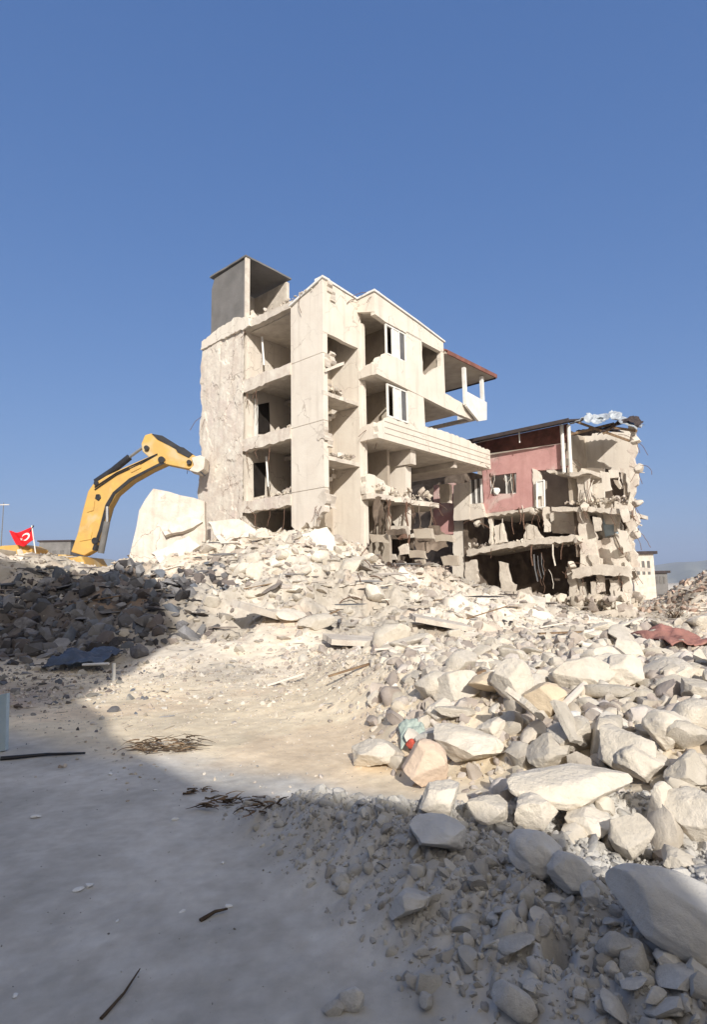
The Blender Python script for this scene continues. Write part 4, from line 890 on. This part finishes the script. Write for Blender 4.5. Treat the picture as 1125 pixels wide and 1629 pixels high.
# litter
LIT = [(126, 1417, 9, 'crumpled white scrap on the road, left of the twig'), (141, 1411, 8, 'curled white scrap touching the crumpled one on the road'), (290, 1452, 6, 'small white scrap left of the dark twig'), (363, 1443, 6, 'white scrap at the tip of the dark twig'),
       (354, 1374, 5, 'small white speck of litter on the road near the crumbled earth'), (246, 1258, 4, 'tiny white litter on the road near the branch pile'), (186, 1466, 4, 'tiny white pair of crumbs on the road'), (56, 1301, 8, 'faint pale scrap near the left side of the road'),
       (24, 1585, 5, 'pale crumb near the lower left corner'), (222, 1545, 4, 'pale crumb at the tip of the thin dark stick'), (175, 1233, 6, 'pale flat scrap on the road below the sand spit'), (276, 1306, 7, 'pale flake on the road under the branch pile')]
for i, (px, py, hw, lab) in enumerate(LIT):
    g = gp(px, py); s_ = hw / F * math.hypot(g.y, EYE); chunk_thing('litter', px, py, (s_, s_ * .7, s_ * .35), 'paper', 200 + i, lab, 'litter', n=2, sink=.2, noise=.3)
chunk_thing('red_scrap', 655, 1205, (.075, .05, .055), 'red', 301, 'bright red scrap between the teal cloth and the peach boulder', 'scrap', n=3, sink=-1.4)
def cloth(name, px, py, wx, wy, mt, lab, cat, seed, lift=.06, amp=.12):
    g = gp(px, py); n = 34; u = np.linspace(-1, 1, n); U, V = np.meshgrid(u, u); U = U.ravel(); V = V.ravel()
    x = g.x + U * wx * (1 + .15 * (fbm(V * 2, V, 2, seed) - .5)); y = g.y + V * wy * (1 + .3 * (fbm(U * 2, U, 2, seed + 1) - .5))
    z = height(x, y, False) + lift + amp * fbm(U * 2.2, V * 2.2, 4, seed + 2) * 1.4 - .3 * lift * (U ** 4 + V ** 4)
    ii = (np.arange(n - 1)[:, None] * n + np.arange(n - 1)[None]).ravel(); f = np.stack([ii, ii + 1, ii + n + 1, ii + n], 1)
    me = np_mesh(name, np.stack([x - g.x, y - g.y, z - g.z], 1), f, mt, 180); o = bpy.data.objects.new(name, me); COL.objects.link(o); o.location = g
    sm = o.modifiers.new('s', 'SOLIDIFY'); sm.thickness = .015; return tag(o, lab, cat)
cloth('teal_cloth', 656, 1178, .13, .16, 'teal', 'faded teal cloth caught between the stones at the left of the heap', 'cloth', 5, .10, .05)
cloth('blanket', 1078, 1026, .42, .6, 'maroon', 'crumpled maroon and tan blanket on rubble near the right edge', 'blanket', 6, .08, .16)
cloth('tarp', 135, 1060, .6, .6, 'blue', 'dark blue tarp lying on the shaded left heap', 'tarp', 7, .08, .22)
# white frame pieces
g = gp(180, 1083); stick('white_post', [g, g + Vector((0, 0, .33))], .035, 'white', 'short upright white post at the edge of the shaded heap', 'post', n=4)
g = gs(130, 1078, .25); g2 = gs(172, 1078, .27); stick('white_plank', [g, g2], .025, 'white', 'white plank lying level beside the short white post', 'plank', n=4)
g = gp(-6, 1196); m = MB(); m.obox(g + Vector((0, 0, .30)), (.10, 0, .02), (0, .03, 0), (-.01, 0, .30)); tag(m.build('panel', 'paleblue', loc=g), 'upright pale blue panel cut by the left edge of the photo', 'panel')
# planks and pipes strewn over the far ground
r_ = random.Random(12)
SP = [(455, 1090), (330, 880), (280, 905), (560, 1075), (640, 1040), (760, 985), (880, 1000), (900, 1015), (1000, 1000), (520, 985), (600, 960), (690, 960), (230, 945), (150, 960), (250, 890), (350, 930), (620, 935), (735, 1095), (560, 935), (400, 940)]
WH = ['on the sand in mid distance', 'under the left corner of the cream building', 'below the huge pale slab', 'on open ground behind the sand', 'left of the maroon blanket level with the teal cloth', 'before the corner pillar', 'before the hanging white rods', 'before the dark ground floor', 'behind the maroon blanket', 'below the stairwell', 'below the broken ground floor', 'beside the upright white board', 'on the rim of the shaded heap', 'inside the shaded heap', 'between the boom and the left wall', 'below the torn left wall', 'under the broken parapet', 'behind the flat cream stone', 'under the lowest landing', 'below the open left rooms']
for i, (px, py) in enumerate(SP):
    g = gp(px, py); L = r_.uniform(.7, 1.8) * (.55 if py > 1060 else 1); a_ = r_.uniform(-.5, .5); d = Vector((cos(a_), sin(a_), r_.uniform(-.05, .35))).normalized()
    m = MB(); m.bar(g + Vector((0, 0, .08)) - d * L / 2, g + Vector((0, 0, .12)) + d * L / 2, .05 if py > 1060 else .09, .03)
    tag(m.build('plank', 'wood' if i % 2 else 'plaster', loc=g), ('weathered brown board lying ' if i % 2 else 'thin pale batten lying ') + WH[i], 'board', 'brown boards strewn on the rubble' if i % 2 else 'pale battens strewn on the rubble')
WH = ['just left of centre below the stairwell', 'under the torn brown ceiling', 'right of the torn brown ceiling', 'below the stair wall', 'under the cream pillar', 'left of the dark draped sheet', 'low on the slope', 'before the upright white board', 'at the left corner of the cream building', 'below the torn left wall', 'beside the torn brown ceiling', 'over the dark gap under the huge slab']
for i, (px, py) in enumerate([(575, 930), (590, 905), (610, 925), (600, 870), (640, 880), (660, 900), (540, 960), (620, 965), (310, 845), (345, 850), (570, 890), (240, 860)]):
    g = gp(px, py); p = [g]; d = Vector((r_.uniform(-.5, .5), -.2, 1)).normalized()
    for k in range(7): d = (d + Vector((r_.uniform(-.4, .4), r_.uniform(-.3, .2), -.22))).normalized(); p.append(p[-1] + d * .13)
    tag(MB().tube(p, .018, 5).build('bent_rebar', 'rust', loc=g), 'rusty bent steel bar sticking up ' + WH[i], 'rebar', 'bent steel bars in the rubble slope')
# far things
pf = PY(1, 870, 90); e = empty('lattice_mast', (pf.x, pf.y, 0), 'thin pale mast far away at the left edge of the photo', 'mast')
zt_ = PY(1, 800, 90).z; MB().tube([(pf.x, 90, 0), (pf.x, 90, zt_)], .09, 8, .06).build('pole', 'greycon', e)
MB().bar((pf.x - .9, 90, zt_ - .3), (pf.x + .9, 90, zt_ - .3), .14).build('crossarm', 'farwall', e)
for i, (x0, x1, yt, Y, lab, mt) in enumerate([(1006, 1040, 882, 60, 'pale far house right of the pink building', 'concrete'), (1040, 1062, 912, 75, 'low grey far house beside the pinkish mound', 'greycon'), (62, 112, 862, 120, 'low dull far house between the flag and the boom', 'greycon')]):
    p0 = PY(x0, yt, Y); p1 = PY(x1, yt, Y); e = empty('far_house', ((p0.x + p1.x) / 2, Y, 0), lab, 'house')
    m = MB(); m.prism([(p0.x, Y, 0), (p1.x, Y, 0), (p1.x, Y + 8, 0), (p0.x, Y + 8, 0)], (0, 0, p0.z)); m.build('wall', mt, e)
    m = MB(); m.prism([(p0.x - .3, Y - .3, p0.z), (p1.x + .3, Y - .3, p0.z), (p1.x + .3, Y + 8.3, p0.z), (p0.x - .3, Y + 8.3, p0.z)], (0, 0, .3)); m.build('roof', 'roofdark', e)
    w3 = (p1.x - p0.x) / 4
    for k in range(3): MB().prism([(p0.x + w3 * (k + .7), Y - .05, p0.z * .55), (p0.x + w3 * (k + 1.2), Y - .05, p0.z * .55), (p0.x + w3 * (k + 1.2), Y - .05, p0.z * .85), (p0.x + w3 * (k + .7), Y - .05, p0.z * .85)], (0, .2, 0)).build('window', 'glass', e)

# ================================================================ COUNTED CHUNKS (copies of a few shapes)
protos = {}
for mt in ('rock', 'rockgrey', 'rockshade'):
    protos[mt] = []
    for i in range(9):
        sc = (1, random.uniform(.6, .95), random.uniform(.45, .85)) if i % 3 else (1, .75, .28)
        v, f = rock_shape(3, 400 + i, 14 if i % 3 else 8, noise=.06, sc=sc); protos[mt].append(np_mesh('concrete_chunk', v, f, mt, 38))
FLAT = {protos[k][i].name for k in protos for i in (0, 3, 6)}
ANCH = {}
def put(n, region, smin, smax, mt, lab, grp, seed, anchors=()):
    r_ = np.random.default_rng(seed); cnt = 0
    first = None
    while cnt < n:
        x, y = region(r_)
        if math.hypot(x - HOLE[0], y - HOLE[1]) < .16: continue
        s_ = smin * (smax / smin) ** (r_.random() ** 1.6)
        if first is None: o = bpy.data.objects.new('concrete_chunk', protos[mt][int(r_.integers(9))]); first = o
        else: o = first.copy(); o.data = protos[mt][int(r_.integers(9))]
        COL.objects.link(o); o.location = (x, y, hz(x, y) + s_ * .25); o.scale = (s_ * r_.uniform(.8, 1.3), s_, s_ * r_.uniform(.8, 1.1)); o.rotation_euler = (r_.uniform(-.5, .5), r_.uniform(-.5, .5), r_.uniform(0, 6.3))
        if anchors:
            q = min(anchors, key=lambda t: (t[0] - o.location).length)[1]
            sz = 'tiny' if s_ < smin * 1.25 else ('small' if s_ < smin * 1.8 else 'larger'); fl = 'flat' if o.data.name in FLAT else 'blocky'
            o['label'] = f'{sz} {fl} {lab} {q}'; o['category'] = 'concrete chunk'; o['group'] = grp
        else: tag(o, lab, 'concrete chunk', grp)
        cnt += 1
def reg_heap(r_):
    while True:
        x = r_.uniform(.5, 7.5); y = r_.uniform(4.4, 11)
        if hp1(x, y) > .5: return x, y
def hp1(x, y): return float(zones(np.array([x]), np.array([y]))[1][0])
def in_tri(px0, px1, py0, py1, r_): g = gp(r_.uniform(px0, px1), r_.uniform(py0, py1)); return g.x, g.y
bigs = [(o.location.copy(), 'beside the ' + o['label']) for o in bpy.data.objects if o.name.startswith('boulder') and len(o['label'].split()) <= 11]
bigs = [t for t in bigs if len(t[1].split()) <= 10]
def an(l): return [(gp(x, y), t) for x, y, t in l]
lit = [t for t in bigs if 'shaded' not in t[1]]; drk = [t for t in bigs if 'shade' in t[1] or 'grey' in t[1]]
lit += an([(1110, 1060, 'at the far rim of the heap by the right edge'), (1010, 1058, 'at the far rim of the heap behind the squarish stone'), (1100, 1160, 'at the right edge above the largest cream boulder'), (960, 1150, 'in the middle of the heap by the tan block'), (860, 1062, 'at the far rim of the heap behind the long bar'), (1050, 1130, 'in the right part of the heap behind the rounded boulder'), (780, 1250, 'in front of the wide cream block')])
put(165, reg_heap, .11, .42, 'rock', 'pale chunk', 'small chunks in the sunlit right heap', 1, lit)
put(40, lambda r: in_tri(330, 620, 850, 1000, r), .18, .6, 'rock', 'pale chunk on the slope', 'chunks on the slope below the cream building', 2,
    an([(350, 870, 'below the torn left wall'), (430, 900, 'below the open left rooms'), (490, 900, 'below the front wall panel'), (550, 920, 'below the stairwell'), (610, 930, 'below the broken ground floor'), (400, 970, 'at the foot near the shaded heap'), (520, 985, 'at the foot under the stairwell')]))
put(30, lambda r: in_tri(0, 300, 915, 1050, r), .12, .38, 'rockshade', 'grey chunk in the shaded heap', 'chunks in the shaded left heap', 3,
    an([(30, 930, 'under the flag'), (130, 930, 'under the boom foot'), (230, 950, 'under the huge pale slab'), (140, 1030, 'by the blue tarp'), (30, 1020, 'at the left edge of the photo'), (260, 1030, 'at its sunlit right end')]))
put(40, lambda r: in_tri(520, 1120, 1360, 1620, r), .04, .12, 'rockgrey', 'crumb', 'crumbs in the shaded crumbled earth', 4, drk + an([(560, 1600, 'at the bottom edge of the photo'), (800, 1600, 'at the bottom edge below the dark hole'), (560, 1450, 'at the left rim of the crumbled earth')]))
put(25, lambda r: in_tri(640, 1060, 985, 1080, r), .12, .4, 'rock', 'pale chunk on open ground', 'chunks on the ground before the pink building', 5,
    an([(740, 1000, 'before the corner pillar'), (830, 1000, 'before the dark ground floor'), (960, 1000, 'before the low right wall'), (1030, 1040, 'beside the maroon blanket'), (720, 1060, 'just behind the left of the heap'), (900, 1060, 'just behind the middle of the heap')]))

# ================================================================ UNCOUNTABLE RUBBLE
s0v, s0f = ico(1); s2v, s2f = ico(2)
shapes = []; shapes2 = []
for i in range(14):
    v, f = rock_shape(1, 700 + i, 9, .4, .8, .1); shapes.append(v)
    v, f = rock_shape(2, 740 + i, 11, .45, .85, .22); shapes2.append(v)
r = np.random.default_rng(5)
pal = np.array([[.72, .66, .57], [.77, .72, .64], [.64, .58, .50], [.56, .49, .43], [.75, .67, .56], [.46, .40, .36], [.68, .62, .57]])
def mass(n, xs, ys, smin, smax, accept, pw=2.0, zs=.35, palette=pal, sc=(1, .8, .6), flat=None, sc_var=.3, lift=.0, fine=False):
    x = r.uniform(*xs, n); y = r.uniform(*ys, n); k = (r.random(n) < accept(x, y)) & (np.hypot(x - HOLE[0], y - HOLE[1]) > .062); x = x[k]; y = y[k]; n = len(x)
    s = smin * (smax / smin) ** (r.random(n) ** pw); S = s[:, None] * np.array(sc)[None] * (1 + sc_var * r.uniform(-1, 1, (n, 3)))
    P = np.stack([x, y, height(x, y) + s * lift * sc[2]], 1); C = palette[r.integers(0, len(palette), n)] * r.uniform(.8, 1.1, (n, 1)) * np.where(y > 11, .35 + .65 * PATCH(x, y), 1)[:, None]
    return scatter(P, S, C, shapes2 if fine else shapes, s2f if fine else s0f, r, flat)
def slope_mask(x, y): return np.clip(height(x, y, False) * .8, .12, 1)
greypal = np.array([[.57, .55, .52], [.63, .61, .57], [.48, .46, .43], [.59, .57, .53]])
pal = pal * np.array([.95, .94, .93])
darkpal = np.array([[.17, .165, .17], [.25, .245, .255], [.36, .355, .365], [.09, .085, .09], [.22, .19, .18], [.20, .22, .26]])  # dark debris tones, the bluish ones deepening the left heap's shade
parts = []
# slope and far ground
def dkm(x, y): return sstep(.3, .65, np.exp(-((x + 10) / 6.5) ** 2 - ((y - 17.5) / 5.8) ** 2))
parts = []
parts.append(mass(46000, (-26, 26), (12, 40), .03, .26, lambda x, y: np.clip(slope_mask(x, y) + .25, 0, 1) * (1 - dkm(x, y) * .85), pw=2.6))
parts.append(mass(3400, (-20, 20), (13, 38), .12, .7, lambda x, y: slope_mask(x, y) * (1 - dkm(x, y) * .85) * .8, pw=2.2, sc=(1, .7, .12), flat=.45))
parts.append(mass(2600, (-20, 20), (13, 38), .2, .9, lambda x, y: slope_mask(x, y) * .8, pw=2.0, sc=(1, .08, .06), flat=.5, lift=2, palette=np.vstack([pal, darkpal])))
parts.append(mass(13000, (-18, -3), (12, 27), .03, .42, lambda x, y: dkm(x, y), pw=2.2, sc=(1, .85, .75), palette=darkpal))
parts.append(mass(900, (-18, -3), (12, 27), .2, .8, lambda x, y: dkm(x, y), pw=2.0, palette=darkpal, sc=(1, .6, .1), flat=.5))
# mid ground
parts.append(mass(9000, (-6, 12), (8.0, 15), .012, .13, lambda x, y: np.clip(.25 + .2 * (x + 2) + .3 * fbm(x, y, 3, 4), .05, 1) * sstep(7.5, 11, y + .35 * x), pw=2.4))
# among the big stones
parts.append(mass(6500, (.2, 9), (3.4, 12), .04, .2, lambda x, y: zones(x, y)[1] ** .5, pw=1.25, fine=True))
parts.append(mass(14000, (-.6, 9), (3.4, 12), .012, .08, lambda x, y: zones(x, y)[1] ** .4, pw=1.7))
# grey crumbs near
parts.append(mass(7500, (-1.6, 3.4), (2.1, 5.4), .014, .075, lambda x, y: zones(x, y)[0], pw=1.9, palette=greypal, sc=(1, .85, .7), lift=-.1, fine=True))
parts.append(mass(60000, (-1.6, 3.4), (2.1, 5.4), .004, .032, lambda x, y: zones(x, y)[0], pw=1.9, palette=greypal, sc=(1, .85, .7)))
parts.append(mass(9000, (-3.8, 1.2), (2.1, 7), .0015, .011, lambda x, y: .1 + .5 * fbm(x * 2, y * 2, 3, 9) ** 2, pw=2.8, palette=np.vstack([greypal, greypal * .5])))
parts.append(mass(1100, (-3.5, 1.6), (4.2, 7.2), .006, .05, lambda x, y: np.exp(-((y - 5.0 + .62 * (x + .6)) / .45) ** 2), pw=2.0, palette=np.vstack([greypal, pal])))
# pinkish mound at the right edge
pinkpal = np.array([[.62, .44, .36], [.66, .50, .40], [.55, .42, .35], [.70, .58, .48]])
parts.append(mass(5000, (15, 29), (24, 37), .06, .35, lambda x, y: np.exp(-((x - 21) / 4.5) ** 2 - ((y - 31) / 5) ** 2), pw=2.0, palette=pinkpal))
# debris inside the open rooms
def room(n, a0, a1, b0, b1, z0, slope, smin=.04, smax=.22, pal=pal):
    a = r.uniform(a0, a1, n); b = r.uniform(b0, b1, n); P = np.array([W(aa, bb_, z0 + slope(aa, bb_) * r.random() ** .5)[:] for aa, bb_ in zip(a, b)])
    s = smin * (smax / smin) ** (r.random(n) ** 2); S = s[:, None] * (1 + .3 * r.uniform(-1, 1, (n, 3))); C = pal[r.integers(0, len(pal), n)]
    return scatter(P, S, C, shapes, s0f, r)
parts.append(room(900, .3, 3.8, 2.1, 5.3, 9.0, lambda a, b: .1 + 1.9 * max(0, 1 - (b - 2.4) / 2.6) * (a / 3.8)))
parts.append(room(900, .3, 3.8, 2.1, 5.3, 5.95, lambda a, b: .1 + 2.0 * max(0, 1 - (b - 2.4) / 2.6) * (a / 3.8)))
parts.append(room(200, .1, 2.3, 0.1, 1.2, 7.45, lambda a, b: .35 * a / 2)); parts.append(room(120, .1, 1.5, 0.1, .8, 10.35, lambda a, b: .3))
parts.append(room(300, 2.8, 8, -.7, 2.4, 5.98, lambda a, b: .5)); parts.append(room(350, Q, Q + 3, -4.5, 1.5, 3.8, lambda a, b: .5)); parts.append(room(260, Q + .2, Q + 3, -8, -4.8, 6.05, lambda a, b: .25, .04, .2))
parts.append(mass(8000, (-4.5, 2.5), (5, 9.5), .003, .02, lambda x, y: .8 * sstep(0, 1.2, (y - 6) + .5 * (x + 2)), pw=2.4))
parts.append(mass(16000, (-7, 4), (7.2, 13), .008, .075, lambda x, y: sstep(7.5, 12.5, y + 1.0 * fbm(x, y, 3, 77)) * .9, pw=2.8))
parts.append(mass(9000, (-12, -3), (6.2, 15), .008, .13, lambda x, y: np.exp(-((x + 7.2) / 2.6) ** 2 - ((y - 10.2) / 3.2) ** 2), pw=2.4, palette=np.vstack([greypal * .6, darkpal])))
parts.append(mass(500, (-7, 4), (7.5, 14), .05, .25, lambda x, y: .7 + 0 * x, pw=2, sc=(1, .07, .05), flat=.12, lift=1, palette=np.vstack([pal, darkpal])))
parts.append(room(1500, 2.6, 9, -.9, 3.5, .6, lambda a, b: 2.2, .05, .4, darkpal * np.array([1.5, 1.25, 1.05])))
parts.append(room(500, Q - .5, Q + 3, -8, 2, 0.1, lambda a, b: .9, .1, .5)); parts.append(room(160, .2, 4, 5.4, 8.6, 15.0, lambda a, b: .3)); parts.append(room(140, -.1, .8, .3, 5.2, 15.1, lambda a, b: .2, .04, .14))
V = np.concatenate([p[0] for p in parts]); off = np.cumsum([0] + [len(p[0]) for p in parts[:-1]]); FF = np.concatenate([p[1] + o for p, o in zip(parts, off)]); CC = np.concatenate([p[2] for p in parts])
rm = np_mesh('rubble', V, FF, 'rubble', 45, CC); ro = bpy.data.objects.new('rubble', rm); COL.objects.link(ro); tag(ro, 'loose broken concrete, plaster and small debris covering the whole site', 'rubble', kind='stuff')
print('rubble tris', len(FF), 'ground', len(GF))

# ================================================================ AIR
hm = bpy.data.materials.new('haze'); hm.use_nodes = True; hn = hm.node_tree; hn.nodes.remove(hn.nodes['Principled BSDF'])
pv = hn.nodes.new('ShaderNodeVolumePrincipled'); pv.inputs['Color'].default_value = (.62, .74, 1, 1); pv.inputs['Density'].default_value = .00017; pv.inputs['Anisotropy'].default_value = .1
hn.links.new(pv.outputs[0], hn.nodes['Material Output'].inputs['Volume'])
MB_ = MB(); MB_.prism([(-7000, -1200, -3), (7000, -1200, -3), (7000, 7000, -3), (-7000, 7000, -3)], (0, 0, 420)); MT['haze'] = hm
tag(MB_.build('haze', 'haze'), kind='stuff')
